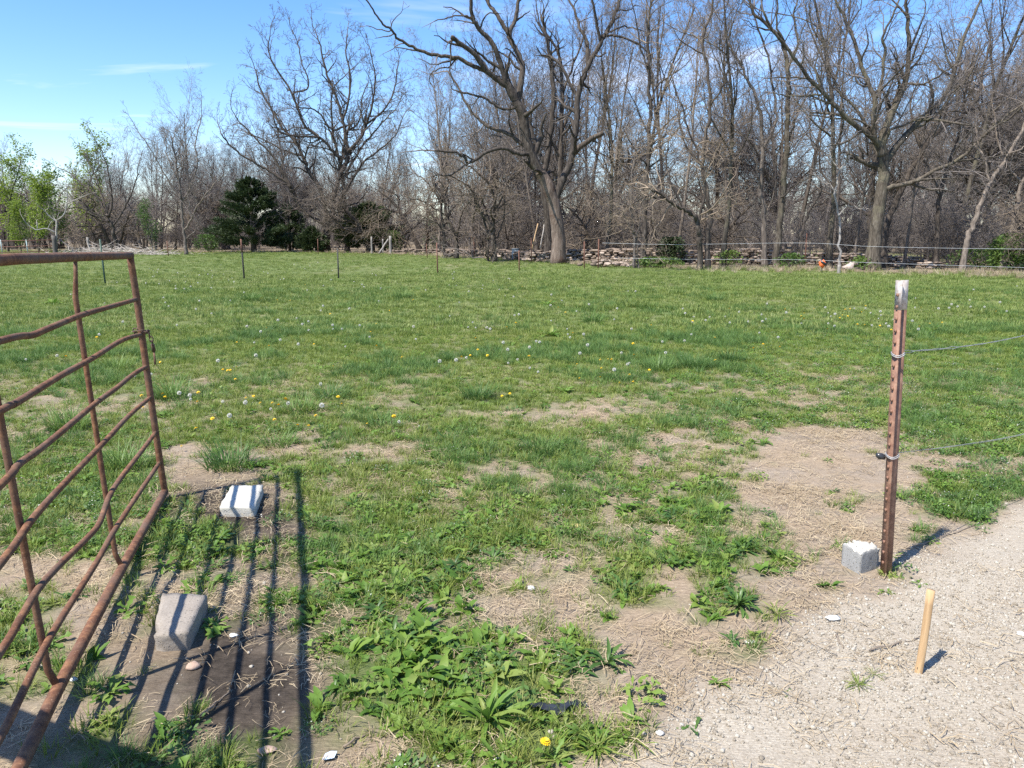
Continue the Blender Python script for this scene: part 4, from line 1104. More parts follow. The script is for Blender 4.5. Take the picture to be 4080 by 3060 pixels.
traced('bare_tree', 'dark straight tree standing directly behind the pale half-dead trunk', (2178, 1046), 44.5, [
    ([(1245, 1570), (1240, 1400), (1232, 1250), (1215, 1120), (1225, 1000), (1250, 850), (1270, 680), (1275, 520), (1260, 380), (1230, 220), (1200, 100)], 38, 12, .4),
    ([(1225, 1000), (1160, 840), (1125, 720), (1090, 600), (1040, 480)], 16, 6, .8), ([(1300, 1180), (1320, 1000), (1320, 800), (1330, 600), (1320, 420), (1290, 280), (1210, 180)], 26, 9, 1.2),
    ([(1320, 800), (1380, 660), (1390, 560), (1400, 430)], 14, 6, .5), ([(1330, 560), (1400, 380), (1450, 250), (1470, 120)], 12, 5, .8), ([(1240, 880), (1120, 860), (1020, 900)], 8, 4, -.6)],
    S_mid, 'bark', 'twig', seed=4)
# the large oak on the right
traced('oak_tree', 'large spreading bare oak with pale scaly trunk and one long low limb reaching right', (3480, 1076), None, [
    ([(1140, 1612), (1160, 1400), (1190, 1200), (1205, 1050), (1210, 960)], 62, 44, 0),
    ([(1200, 1000), (1185, 880), (1130, 815), (1060, 770), (960, 680), (850, 560), (760, 470), (700, 390), (620, 280), (540, 180), (480, 60)], 30, 9, -1.8),
    ([(1150, 830), (1148, 700), (1150, 580), (1090, 440), (1040, 270), (1000, 170), (920, 0), (880, -120)], 24, 8, .8),
    ([(1195, 940), (1195, 830), (1250, 700), (1300, 580), (1340, 500), (1360, 330), (1350, 120), (1340, 0), (1350, -150)], 34, 9, -.5),
    ([(1215, 980), (1300, 860), (1370, 780), (1510, 650), (1600, 530), (1650, 370), (1700, 200), (1790, 0), (1830, -100)], 30, 8, 1.4),
    ([(1215, 1130), (1320, 1110), (1420, 1080), (1520, 1020), (1640, 970), (1760, 870), (1850, 780), (1940, 700), (2050, 620)], 24, 7, -1.6),
    ([(1640, 968), (1800, 950), (1960, 930), (2060, 925)], 11, 5, -.6),
    ([(1140, 790), (1010, 620), (930, 540), (880, 400), (865, 300), (900, 200)], 15, 6, 1.2), ([(1140, 780), (1060, 720), (960, 715), (830, 700), (760, 690)], 11, 4, -.8),
    ([(1260, 780), (1400, 720), (1520, 680), (1700, 670), (1860, 680)], 12, 4, 1.0), ([(1180, 560), (1220, 320), (1200, 230), (1260, 100), (1300, 0)], 16, 7, -.7),
    ([(1150, 560), (1200, 540), (1250, 650)], 12, 10, .2), ([(1080, 520), (1040, 480), (1020, 360), (970, 300), (900, 280)], 10, 4, .6), ([(1340, 500), (1450, 500), (1560, 440), (1640, 380)], 10, 5, -.8),
    ([(1330, 480), (1270, 420), (1180, 400)], 8, 4, .6), ([(850, 565), (750, 575), (620, 575), (540, 560)], 9, 4, -.5), ([(760, 470), (640, 465), (500, 470)], 8, 4, -.4),
    ([(850, 560), (800, 440), (820, 300), (900, 200)], 9, 4, .8), ([(1530, 640), (1550, 720), (1500, 820)], 10, 4, -.3), ([(1600, 540), (1720, 490), (1850, 440)], 9, 4, .5)],
    S_oak, 'bark_lichen', 'twig', origin=(2720, 0), seed=5, flare_k=1.5, jit=.015)
traced('bare_tree', 'dark tree leaning right from behind the large right oak', (3535, 1070), 36, [
    ([(1205, 1600), (1215, 1420), (1250, 1290), (1350, 1080), (1440, 900), (1560, 770), (1700, 680), (1780, 560), (1800, 420), (1850, 250)], 32, 8, 1.2),
    ([(1440, 900), (1380, 760), (1370, 620), (1420, 480)], 12, 5, .8), ([(1700, 680), (1820, 620), (1960, 560)], 10, 4, .6), ([(1560, 770), (1600, 600), (1640, 470), (1700, 330)], 12, 5, -.8)],
    S_mid, 'bark', 'twig', origin=(2720, 0), seed=6)
# the large oak on the left
traced('oak_tree', 'large round-crowned bare oak on the left with branches spreading from a short trunk', (1300, 999), 64, [
    ([(2110, 1640), (2112, 1560), (2115, 1480), (2125, 1420)], 42, 34, 0),
    ([(2115, 1440), (2030, 1410), (1960, 1360), (1900, 1270), (1870, 1200), (1780, 1130), (1660, 1060), (1560, 1000), (1480, 930), (1430, 860)], 19, 5, -2.5),
    ([(1880, 1200), (1800, 1060), (1740, 980), (1640, 880), (1560, 800), (1520, 740)], 13, 4, -1.0),
    ([(2120, 1420), (2090, 1280), (2060, 1190), (2000, 1110), (1960, 1010), (1900, 900), (1830, 830), (1780, 740), (1720, 640), (1680, 560), (1660, 470)], 21, 5, 1.5),
    ([(2130, 1420), (2160, 1300), (2185, 1190), (2240, 1050), (2250, 950), (2230, 820), (2200, 700), (2150, 560), (2100, 420), (2080, 300), (2050, 220)], 22, 5, 2),
    ([(2185, 1010), (2130, 950), (2060, 890), (1900, 880), (1800, 840), (1770, 740)], 16, 5, -2), ([(2070, 890), (1980, 820), (1930, 700), (1880, 580), (1790, 440), (1740, 330), (1750, 230)], 15, 4, .5),
    ([(2150, 840), (2060, 720), (1970, 700), (1900, 690)], 10, 4, -1), ([(2240, 1000), (2330, 900), (2380, 800), (2420, 640), (2430, 480), (2400, 330)], 16, 4, 1),
    ([(2220, 780), (2260, 640), (2270, 480), (2240, 330), (2250, 220)], 13, 4, .5), ([(2140, 1380), (2240, 1240), (2290, 1150), (2360, 1050), (2470, 960), (2560, 880), (2610, 760)], 15, 4, -1.5),
    ([(2380, 800), (2500, 700), (2560, 560), (2580, 420)], 10, 4, .8), ([(2110, 1400), (2000, 1330), (1880, 1370), (1800, 1380), (1720, 1420)], 9, 4, -1.5),
    ([(2000, 560), (1960, 420), (1930, 280), (1900, 210)], 8, 3, .3), ([(1960, 1010), (1860, 980), (1700, 900), (1600, 860)], 9, 4, 1.2)],
    style(**{**S_oak, 'rmin': .009, 'lmax': [6, 4.2, 2.8, 1.7, .9], 'per_m': [1, 1.7, 2.3, 3.8, 4], 'maxc': [12, 12, 11, 9, 4]}), 'bark', 'twig_dark', origin=(0, 0), sc=1.6265, seed=8, flare_k=1.3)
traced('bare_tree', 'tall forked tree with rusty-brown lower trunk right beside the left oak', (1382, 1003), 66, [
    ([(770, 725), (765, 620), (760, 500), (745, 380), (738, 260), (725, 160)], 22, 15, 0), ([(735, 260), (780, 190), (820, 120), (880, 30), (940, -40), (1000, -110), (1080, -190)], 13, 4, -1),
    ([(725, 165), (700, 70), (680, -20), (670, -120), (665, -230), (690, -330), (760, -400)], 13, 4, .8), ([(725, 160), (745, 60), (760, -40), (800, -60), (850, -120), (860, -260), (900, -350)], 12, 4, -.6),
    ([(760, 430), (830, 410), (870, 370), (890, 330)], 7, 3, -.6), ([(640, 100), (600, 30), (540, -60)], 6, 3, .6)],
    style(**{**S_oak, 'rmin': .009, 'lmax': [6, 4.0, 2.6, 1.6, .9], 'per_m': [1, 1.6, 2.2, 3.6, 4]}), 'bark_lichen', 'twig', origin=(900, 550), sc=1.5875, seed=9)
# leaning and straight trunks on the right
traced('bare_tree', 'smooth grey trunk leaning right behind the two pale fence strands', (3835, 1086), None, [
    ([(1680, 1642), (1700, 1500), (1725, 1400), (1765, 1290), (1800, 1200), (1850, 1090), (1980, 900), (2060, 740), (2140, 560), (2200, 380)], 27, 10, .8), ([(1850, 1095), (1820, 980), (1780, 900), (1760, 760)], 10, 4, .8),
    ([(1960, 930), (2060, 880), (2160, 860)], 9, 4, -.8), ([(2060, 740), (2050, 560), (2090, 380)], 10, 4, .6)], S_mid, 'bark_pale', 'twig', origin=(2720, 0), seed=10)
traced('bare_tree', 'grey trunk at the right beside the green bush behind the fence strands', (3990, 1082), None, [
    ([(1915, 1630), (1935, 1520), (1965, 1430), (2000, 1250), (2040, 1100), (2120, 900), (2180, 700), (2220, 450)], 25, 9, .5), ([(2040, 1100), (1960, 1000), (1900, 860), (1880, 700), (1800, 500)], 11, 4, 1.0), ([(2000, 1250), (1930, 1180), (1850, 1160)], 7, 3, -.5)],
    S_mid, 'bark_pale', 'twig', origin=(2720, 0), seed=11)
traced('bare_tree', 'dark ivy-stemmed trunk between the large right oak and the leaning grey trunk', (3735, 1080), 34.5, [
    ([(1528, 1630), (1530, 1480), (1530, 1300), (1550, 1150), (1590, 1000), (1640, 850), (1680, 700), (1700, 500), (1760, 300)], 24, 8, .6), ([(1545, 1180), (1500, 1050), (1440, 950), (1420, 800)], 9, 4, .6), ([(1590, 1000), (1700, 920), (1790, 850)], 8, 3, -.6)],
    S_mid, 'bark', 'twig_warm', origin=(2720, 0), seed=12)
traced('bare_tree', 'pale mottled twin trunk rising between the stone wall and the pale sapling', (3052, 1068), 36.5, [
    ([(497, 1600), (492, 1450), (488, 1300), (465, 1120), (480, 900), (470, 700), (440, 600), (390, 480), (330, 360), (260, 250)], 26, 8, .4),
    ([(465, 1130), (440, 980), (400, 860), (300, 760), (220, 700)], 10, 4, -.8), ([(480, 900), (530, 800), (560, 700), (540, 480), (500, 300), (440, 130), (430, 0)], 14, 6, .8), ([(488, 1300), (540, 1200), (560, 1080)], 9, 4, -.4)],
    S_mid, 'bark_pale', 'twig', origin=(2720, 0), seed=13)
traced('bare_tree', 'tall dark-sided trunk standing right next to the pale mottled twin trunk', (3092, 1068), 36, [
    ([(562, 1600), (572, 1450), (595, 1250), (610, 1080), (622, 900), (630, 700), (632, 500), (622, 350), (600, 260), (540, 180), (440, 90), (400, 0), (390, -120)], 30, 9, -.3),
    ([(622, 900), (665, 760), (700, 650), (760, 560), (800, 500)], 10, 4, .8), ([(630, 420), (690, 260), (670, 120), (690, 0), (700, -100)], 12, 5, .8), ([(610, 260), (560, 130), (570, 0), (560, -100)], 11, 5, -.6), ([(600, 1180), (700, 1100), (800, 1040)], 8, 4, -.8)],
    S_mid, 'bark_lichen', 'twig', origin=(2720, 0), seed=14)
traced('bare_tree', 'slender white-barked sapling just right of the orange marker', (3343, 1060), 34, [
    ([(945, 1590), (945, 1480), (940, 1300), (915, 1170), (940, 1040), (985, 960), (1000, 860)], 12, 5, .2), ([(940, 1290), (1000, 1240), (1060, 1250), (1130, 1260)], 6, 3, -.4), ([(920, 1160), (880, 1100), (830, 1080)], 5, 3, .4), ([(945, 1040), (900, 960), (890, 860)], 5, 3, .4)],
    S_mid, 'bark_grey', 'twig_grey', origin=(2720, 0), seed=15)
traced('bare_tree', 'thin tree bending right between the tall trunks and the rusty steel post', (3198, 1066), 35, [
    ([(718, 1600), (715, 1480), (725, 1360), (770, 1250), (830, 1150), (820, 1080), (790, 1000), (820, 880)], 15, 6, .3), ([(770, 1250), (840, 1220), (900, 1150)], 6, 3, -.3), ([(725, 1370), (700, 1250), (720, 1120)], 7, 3, .4)],
    S_mid, 'bark', 'twig', origin=(2720, 0), seed=16)
traced('bare_tree', 'dark arching tree bending left over the stone wall with a tangled crown', (2790, 1080), None, [
    ([(110, 1625), (105, 1500), (100, 1400), (80, 1320), (40, 1270), (-30, 1240), (-110, 1190), (-200, 1120)], 26, 12, -.8), ([(20, 1260), (-60, 1120), (-100, 980), (-80, 820)], 13, 5, .8), ([(90, 1350), (130, 1150), (100, 950), (40, 800), (0, 650), (-60, 480)], 15, 5, .5), ([(-110, 1190), (-220, 1180), (-330, 1240)], 10, 4, -.5)],
    style(**{**S_tang, 'rmin': .0065}), 'bark', 'twig_warm', origin=(2720, 0), seed=17)
traced('bare_tree', 'straight dark trunk with lopped stubs right beside the arching tree', (2822, 1075), 34.5, [
    ([(150, 1615), (152, 1450), (165, 1320), (150, 1180), (120, 1000), (135, 820), (165, 640), (150, 420), (120, 260), (170, 80), (190, -60)], 24, 8, .4), ([(120, 1000), (40, 900), (-10, 780), (-30, 600)], 11, 5, .6), ([(165, 640), (240, 520), (280, 380), (270, 240)], 10, 4, -.6)],
    S_mid, 'bark', 'twig_warm', origin=(2720, 0), seed=18)
traced('bare_tree', 'pale slim trunk pair in front of the stone wall, left of the arching tree', (2532, 1078), 34.5, [
    ([(1760, 1610), (1760, 1480), (1752, 1380), (1740, 1260), (1745, 1100), (1760, 950), (1790, 780)], 13, 5, .2), ([(1785, 1610), (1778, 1480), (1785, 1380), (1800, 1250), (1830, 1120)], 10, 4, .3), ([(1752, 1390), (1700, 1280), (1640, 1150), (1560, 1080), (1480, 1000)], 7, 3, -.4)],
    style(**{**S_tang, 'rmin': .006}), 'bark_pale', 'twig_warm', seed=19)
traced('bare_tree', 'tall dark trunk with many fine branches behind the pale slim trunk pair', (2562, 1072), 37, [
    ([(1815, 1600), (1820, 1400), (1825, 1200), (1840, 1000), (1850, 800), (1855, 600), (1850, 400), (1840, 250), (1850, 100), (1870, -50)], 26, 8, .3), ([(1850, 620), (1900, 520), (1980, 440), (2040, 330)], 11, 4, .6), ([(1850, 420), (1800, 300), (1780, 150), (1740, 0)], 10, 4, -.6), ([(1840, 1000), (1760, 900), (1700, 780)], 9, 4, -.6), ([(1840, 900), (1920, 820), (2000, 800)], 9, 4, .6)],
    S_mid, 'bark', 'twig_warm', seed=20)
# hedge trees at the middle left
traced('hedge_tree', 'tangled low hedge tree with forked dark trunk near the middle of the stone wall', (1968, 1036), 44, [
    ([(915, 1560), (915, 1450), (905, 1370), (870, 1310), (830, 1270), (800, 1180)], 26, 14, 0), ([(905, 1380), (925, 1260), (910, 1150), (880, 1090), (780, 1010), (700, 960)], 16, 6, -1), ([(830, 1260), (790, 1140), (700, 1080), (620, 1050), (540, 1060)], 12, 5, -1.2),
    ([(920, 1280), (970, 1180), (1000, 1080), (1060, 1030)], 11, 4, .8), ([(880, 1310), (840, 1200), (760, 1170), (660, 1180), (560, 1220)], 10, 4, .8), ([(885, 1560), (880, 1420), (850, 1300)], 14, 10, .4), ([(940, 1420), (975, 1320), (980, 1200)], 9, 4, .3)],
    style(**{**S_tang, 'rmin': .0075}), 'bark', 'twig_warm', seed=21)
traced('hedge_tree', 'dark twin-stemmed hedge tree left of the forked one, at the low wall end', (1815, 1025), 48, [
    ([(690, 1530), (690, 1440), (660, 1360), (630, 1300), (615, 1200), (560, 1100)], 20, 9, 0), ([(690, 1430), (710, 1330), (740, 1250), (790, 1180)], 12, 5, -.6), ([(620, 1530), (620, 1420), (610, 1320), (590, 1200), (520, 1100), (440, 1040)], 15, 6, .6), ([(630, 1300), (560, 1250), (460, 1200), (380, 1210)], 8, 4, -1), ([(615, 1220), (640, 1100), (600, 980), (560, 880)], 9, 4, .8)],
    style(**{**S_tang, 'rmin': .0075}), 'bark', 'twig_warm', seed=22)
# left group
traced('bare_tree', 'slim grey-trunked tree with fanned grey twigs left of the tall dark cedar', (740, 1012), 57, [
    ([(1045, 730), (1040, 640), (1030, 560), (1022, 470), (1015, 380), (1000, 270), (985, 170), (960, 60)], 15, 6, 0), ([(1030, 600), (1070, 540), (1100, 470), (1150, 400), (1220, 310)], 8, 4, -.6), ([(1020, 440), (1080, 330), (1110, 210), (1100, 90), (1130, -30)], 9, 4, .6), ([(1018, 410), (960, 330), (900, 230), (840, 120), (780, 40)], 8, 3, -.6), ([(1040, 640), (1090, 600), (1110, 560)], 5, 3, -.3), ([(1000, 300), (940, 180), (930, 60)], 6, 3, .5)],
    style(**{**S_oak, 'rmin': .008, 'per_m': [1, 1.5, 2.0, 3.0, 4]}), 'bark_pale', 'twig', origin=(0, 500), sc=1.411, seed=23)
traced('bare_tree', 'dark wide-spreading tree behind the brush pile in the left hedge', (460, 1008), 60, [
    ([(648, 690), (645, 640), (632, 580), (620, 540), (600, 500)], 18, 12, 0), ([(620, 545), (560, 510), (500, 480), (420, 460), (350, 480)], 9, 4, -1), ([(600, 500), (560, 420), (500, 360), (430, 300), (360, 250)], 10, 4, .8), ([(610, 520), (630, 440), (620, 340), (600, 220), (560, 120)], 10, 4, -.6), ([(632, 570), (680, 500), (720, 420), (760, 330), (780, 220)], 9, 4, .8), ([(605, 500), (570, 380), (520, 250), (480, 160)], 8, 3, 1), ([(640, 620), (700, 560), (740, 520)], 6, 3, -.5)],
    style(**{**S_oak, 'rmin': .008, 'per_m': [1, 1.5, 2.0, 3.0, 4]}), 'bark', 'twig_dark', origin=(0, 500), sc=1.411, seed=24)
traced('dead_tree', 'small silvery dead tree with crooked bare limbs beside the dark corner post', (225, 1013), 56, [
    ([(315, 720), (315, 640), (318, 560), (318, 535)], 9, 7, 0), ([(318, 540), (290, 520), (260, 490), (240, 470)], 5, 3, -.3), ([(318, 535), (360, 500), (375, 440), (378, 380), (372, 330)], 6, 3, .3), ([(375, 440), (430, 415), (500, 385)], 5, 2, -.3), ([(312, 600), (260, 580), (200, 585), (150, 550), (135, 530)], 6, 3, -.4), ([(270, 580), (290, 540), (330, 525)], 4, 2, .2), ([(210, 585), (205, 540)], 4, 2, .2)],
    style(**{**S_dead, 'max': 3, 'rmin': .009}), 'bark_grey', 'twig_grey', origin=(0, 500), sc=1.411, seed=25, jit=.01)

# slender trees and hedge trees that fill the wood: copies of a few kinds
random.seed(77)
def bg_row(n, dmin, dmax, kinds, group, lab, xr=(-.85, .85), smin=.8, smax=1.15, name='bare_tree'):
    k = 0; tries = 0; pos = []
    while k < n and tries < 9000:
        tries += 1
        a = U(math.atan(xr[0]), math.atan(xr[1])); R = float(np.interp(a, EDGE_T, EDGE_R)) + U(dmin, dmax)
        x, y = R * math.sin(a), R * math.cos(a)
        if any((x - p[0]) ** 2 + (y - p[1]) ** 2 < 1.7 ** 2 for p in pos): continue
        if math.exp(-(((x - 21) / 7) ** 2 + ((y - 54) / 8) ** 2)) > .35: continue
        kind, v = random.choice(kinds)
        px = to_px(np.array([x]), np.array([y]))[0][0]
        hs = float(np.interp(px, [0, 250, 450, 800, 1000, 1400, 2212], [.42, .5, .66, .7, .82, 1.0, .95]))
        if kind in ('tang', 'brush'): hs = 1
        hs *= min(1.25, max(.8, R / 52))
        look = {'tall': ['grey-brown', 'pale-barked', 'mossy thick-stemmed', 'thin dark', 'light brown'], 'wide': ['broad-crowned', 'broad lichen-barked', 'dark round-topped'], 'tang': ['brown twin-stemmed', 'stout brown', 'pale many-stemmed']}[kind][v]
        tx = '%s %s bare tree %s' % (lab, look, group)
        pos.append((x, y)); place_tree(kind, v, (x, y, -.05), U(smin, smax) * hs, U(0, 6.28), tx, tx.replace('bare tree', 'bare trees'), name, tilt=(G(0, .03), G(0, .03))); k += 1
TA = [('tall', i) for i in range(5)]; WI = [('wide', i) for i in range(3)]; TG = [('tang', i) for i in range(3)]
bg_row(36, 4, 16, TA, 'in the near wood behind the stone wall', 'slender')
bg_row(70, 16, 60, TA + WI, 'deep in the wood beyond the wall', 'far')
bg_row(40, 9, 30, WI + TA, 'crowding the hedge left of the big oak', 'grey', xr=(-.80, -.20), smin=.75, smax=1.0)
bg_row(26, 4, 16, TG, 'in the hedge line along the stone wall', 'low tangled', name='hedge_tree')

# far wood and thicket that read as one mass
def joined(kind, v):
    t, c = PT[kind][v]; mb = MB()
    vs_ = []; 
    for me in (t, c):
        n = len(me.vertices); co = np.zeros(n * 3); me.vertices.foreach_get('co', co)
        fs = np.zeros(len(me.loops), int); me.loops.foreach_get('vertex_index', fs); mb.add(co.reshape(-1, 3), fs.reshape(-1, 4))
    return mb.mesh('wood', [M['twig']], True)
def far_pts(n, dmin, dmax, wide=1.0):
    a = RNG.uniform(-math.atan(wide), math.atan(wide), n); R = np.interp(a, EDGE_T, EDGE_R) + dmin + (dmax - dmin) * RNG.random(n) ** 1.2
    return R * np.sin(a), R * np.cos(a)
x, y = far_pts(420, 45, 170); px = to_px(x, y)[0]
pts, rot = finish(x, y, .03); sc_ = RNG.uniform(.55, 1.0, len(x)) * np.interp(px, [0, 300, 700, 1100], [.65, .75, .9, 1.0])
scatter('far_wood', 'far-off grey mass of bare woodland closing the view behind the trees', 'wood', pts, rot, sc_, RNG.integers(0, 3, len(x)), [joined('tall', 0), joined('tang', 1), joined('wide', 2)])
x, y = far_pts(420, 9, 45, .95); keep = np.exp(-(((x - 21) / 6) ** 2 + ((y - 54) / 7) ** 2)) < .4; x, y = x[keep], y[keep]
pts, rot = finish(x, y, .08)
scatter('underbrush', 'grey-brown leafless thicket of brush growing under the trees', 'brush', pts, rot, RNG.uniform(.6, 1.35, len(x)), RNG.integers(0, 3, len(x)), [joined('brush', i) for i in range(3)])

# ------------------------------------------------------------------ trees in leaf and cedars
def leaves_mesh(name, P, size, mat, seed, upw=.4):
    r = np.random.default_rng(seed); n = len(P); P = np.asarray(P)
    u = r.normal(0, 1, (n, 3)); u[:, 2] *= .6; u /= np.linalg.norm(u, axis=1, keepdims=True)
    w = r.normal(0, 1, (n, 3)); w[:, 2] += upw; v = np.cross(u, w); v /= np.linalg.norm(v, axis=1, keepdims=True)
    s = (size * r.uniform(.55, 1.25, n))[:, None]
    V = np.stack([P - u * s, P + v * s * .55, P + u * s, P - v * s * .55], 1).reshape(-1, 3)
    return mesh_np(name, V, np.arange(4 * n).reshape(-1, 4), [M[mat]])
def leafy(seed, hgt, r, S, dens, size, mat, jitter=.18):
    random.seed(seed); out = []
    grow(out, (0, 0, -.1), (0, 0, 1), hgt, r, 0, S)
    t, c = branches_meshes(out, 'tree', 'bark', 'twig')
    rn = np.random.default_rng(seed); P = []
    for lev, pts, rads in out:
        if lev < 2: continue
        for p in pts[1:]:
            for k in range(dens): P.append((p[0] + rn.normal(0, jitter), p[1] + rn.normal(0, jitter), max(.2, p[2] + rn.normal(0, jitter))))
    return t, c, leaves_mesh('foliage', P, size, mat, seed)
S_sap = style(max=3, start=[.12, .1, .1, .1], n=[8, 6, 4, 3, 2, 2], per_m=[2.6, 2.4, 3, 3, 3], minc=[8, 3, 2, 1, 1], maxc=[20, 8, 5, 3, 2], ang=[(25, 55), (25, 55), (30, 60), (30, 60), (30, 60)], ratio=[(.25, .45), (.35, .6), (.4, .7), (.4, .7), (.4, .7)], lmax=[2, 1.2, .7, .4, .3], lmin=[.5, .3, .2, .2, .1], trop=[.03, .12, .1, .08, 0, 0])
def put_leafy(parts, loc, sc, rz, label, group=None, name='leafy_tree'):
    e = empty(name, loc, rz, label, 'tree', group); e.scale = (sc, sc, sc)
    for nm, me in zip(('trunk', 'crown', 'foliage'), parts): obj(nm, me, e)
lf = [leafy(500, 6, .07, S_sap, 7, .085, 'lime'), leafy(501, 7.5, .09, S_sap, 4, .085, 'lime'), leafy(502, 5, .06, S_sap, 4, .085, 'bush_green')]
for v, px_, Y_, top, lab in ((0, 140, 62, 690, 'bright lime green young tree, narrow and full, behind the distant gate'),
                             (1, 20, 64, 560, 'tall thin lime green young tree, half bare on top, ending the hedge'),
                             (1, 330, 70, 520, 'young tree with scattered fresh green leaves high behind the bare hedge trees'),
                             (0, 70, 59, 800, 'low bright green sapling just behind the rails of the distant gate'),
                             (2, 598, 58, 800, 'small leafy green sapling standing in front of the bare hedge on the left'),
                             (2, 215, 70, 660, 'dull green young tree fading into the bare hedge right of the lime tree')):
    x = at_y(px_, 900, Y_).x; h = at_y(px_, top, Y_).z
    put_leafy(lf[v], (x, Y_, 0), h / (6, 7.5, 5)[v] / 1.08, px_ * .1, lab)
def cedar(seed, hgt, wid, n):
    r = np.random.default_rng(seed); C = []
    nb = int(70 + hgt * 14)
    P = []
    for b in range(nb):
        t = r.uniform(.03, 1) ** 1.0; a = r.uniform(0, 6.283)
        R = wid / 2 * ((1 - t ** 1.7) ** .8 * .96 + .04) * r.uniform(.6, 1.12) * (1 if t > .12 else .85)
        z0 = hgt * t * .93
        m = int(n / nb * (.4 + 1.2 * (1 - t)))
        q = r.uniform(.25, 1, m) ** .6
        P.append(np.stack([np.cos(a + r.normal(0, .10, m)) * R * q, np.sin(a + r.normal(0, .10, m)) * R * q, z0 + R * q * .28 + r.normal(0, .11, m)], -1))
    P = np.concatenate(P); P[:, 2] = np.maximum(P[:, 2], .15)
    n = len(P); out = P.copy(); out[:, 2] = 0; out /= np.maximum(np.linalg.norm(out, axis=1, keepdims=True), .05)
    u = out + r.normal(0, .45, (n, 3)) + np.array([0, 0, .55]); u /= np.linalg.norm(u, axis=1, keepdims=True)
    v = np.cross(u, r.normal(0, 1, (n, 3))); v /= np.linalg.norm(v, axis=1, keepdims=True)
    s = r.uniform(.07, .19, n)[:, None]
    V = np.stack([P - u * s * .3, P + v * s * .22 + u * s * .3, P + u * s, P - v * s * .22 + u * s * .3], 1).reshape(-1, 3)
    fo = mesh_np('foliage', V, np.arange(4 * n).reshape(-1, 4), [M['cedar']])
    tr = tube_mesh('trunk', [([(0, 0, -.1), (0.03, 0, hgt * .3), (0, .04, hgt * .65), (0, 0, hgt * .95)], [.14 * wid / 4, .11 * wid / 4, .06 * wid / 4, .02])], 8, [M['bark']])
    return tr, fo
for px_, Y_, top, w_, n_, lab in ((1005, 63, 690, 330, 60000, 'tall broad dark green cedar left of the big left oak'), (1465, 65, 800, 300, 44000, 'dark green cedar behind the forked tree by the left oak'),
                                  (1240, 63, 905, 130, 14000, 'small rounded dark cedar bush at the foot of the left oak'), (1150, 68, 800, 170, 18000, 'slender dark cedar in shade between the broad cedar and the left oak')):
    x = at_y(px_, 900, Y_).x; h = at_y(px_, top, Y_).z; w = w_ * .251 / FPX * Y_
    e = empty('cedar_tree', (x, Y_, 0), 0, lab, 'tree'); t_, f_ = cedar(int(px_), h, w, n_); obj('trunk', t_, e); obj('foliage', f_, e)

# green shrubs under the trees
def shrub(seed, hgt, wid, n, mat, size=.07):
    r = np.random.default_rng(seed); th = r.uniform(0, 6.283, n); q = r.uniform(0, 1, n) ** .45; t = r.uniform(0, 1, n) ** .8
    k = wid / 2 * np.sqrt(np.clip(1 - (t * 1.02 - .25) ** 2 * 1.3, .05, 1)) * (1 + .3 * np.sin(th * 3 + seed) + .2 * np.sin(th * 7 + t * 9))
    P = np.stack([np.cos(th) * q * k, np.sin(th) * q * k, .08 + t * hgt], -1)
    st = []
    for i in range(9):
        a = r.uniform(0, 6.28); st.append(([(0, 0, -.05), (math.cos(a) * wid * .15, math.sin(a) * wid * .15, hgt * .45), (math.cos(a) * wid * .3, math.sin(a) * wid * .3, hgt * .85)], [.018, .012, .006]))
    return tube_mesh('stems', st, 5, [M['bark']], False), leaves_mesh('foliage', P, size, mat, seed)
for i, (px_, py_, hgt, wid, n, mat, lab) in enumerate([
    (4040, 1080, 1.5, 2.4, 5200, 'bush_green', 'leafy green bush beside the grey trunk at the right'), (2620, 1066, .4, 2.0, 1500, 'bush_green', 'low yellow-green patch of leaves at the foot of the pale slim trunks'),
    (1560, 1002, 1.7, 2.0, 1500, 'bush_green', 'thin yellowish-green bush behind the stout wooden post'), (2670, 1052, 1.3, 1.4, 2200, 'cedar', 'small dark green bush growing against the stone wall'),
    (2900, 1060, .7, 1.3, 420, 'bush_green', 'sparse green briar growing over the stone wall face'), (3440, 1075, .5, 1.2, 500, 'bush_green', 'small green weedy bush between the pale sack and the large oak'),
    (830, 1004, 1.4, 2.0, 1600, 'bush_green', 'green bush low in the hedge beside the slim grey-trunked tree'), (1730, 985, 3.0, 2.2, 1100, 'bush_green', 'thin green understorey bush behind the dark twin-stemmed hedge tree'),
    (3900, 1072, .8, 2.2, 700, 'bush_green', 'low green growth behind the leaning grey trunk'), (3150, 1068, .6, 1.3, 350, 'bush_green', 'low green weeds beside the thin tree that bends right')]):
    p = gnd(px_, max(py_, 1005)); e = empty('shrub', (p.x, p.y, 0), i, lab, 'bush'); a, b = shrub(600 + i, hgt, wid, n, mat); obj('stems', a, e); obj('foliage', b, e)

# brush pile of cut sticks by the distant gate
random.seed(31); polys = []
c = gnd(440, 1015)
for i in range(420):
    x = G(0, 2.4); y = G(0, .5); z = abs(G(.1, .28)) * math.exp(-(x / 3) ** 2)
    a = U(0, 3.14); L = U(.4, 1.6); d = (math.cos(a), math.sin(a) * .5, G(.05, .22)); p0 = (x, y, z + .03); polys.append(([p0, (x + d[0] * L * .5, y + d[1] * L * .5, max(.02, z + d[2] * L * .5 + G(0, .08))), (x + d[0] * L, y + d[1] * L, max(.02, z + d[2] * L))], [U(.01, .03), U(.01, .022), .006]))
o = obj('brush_pile', tube_mesh('brush_pile', polys, 4, [M['twig_grey']], False), loc=(c.x, c.y, 0)); tag(o, 'long low pile of bleached cut branches before the left hedge', 'brush pile')
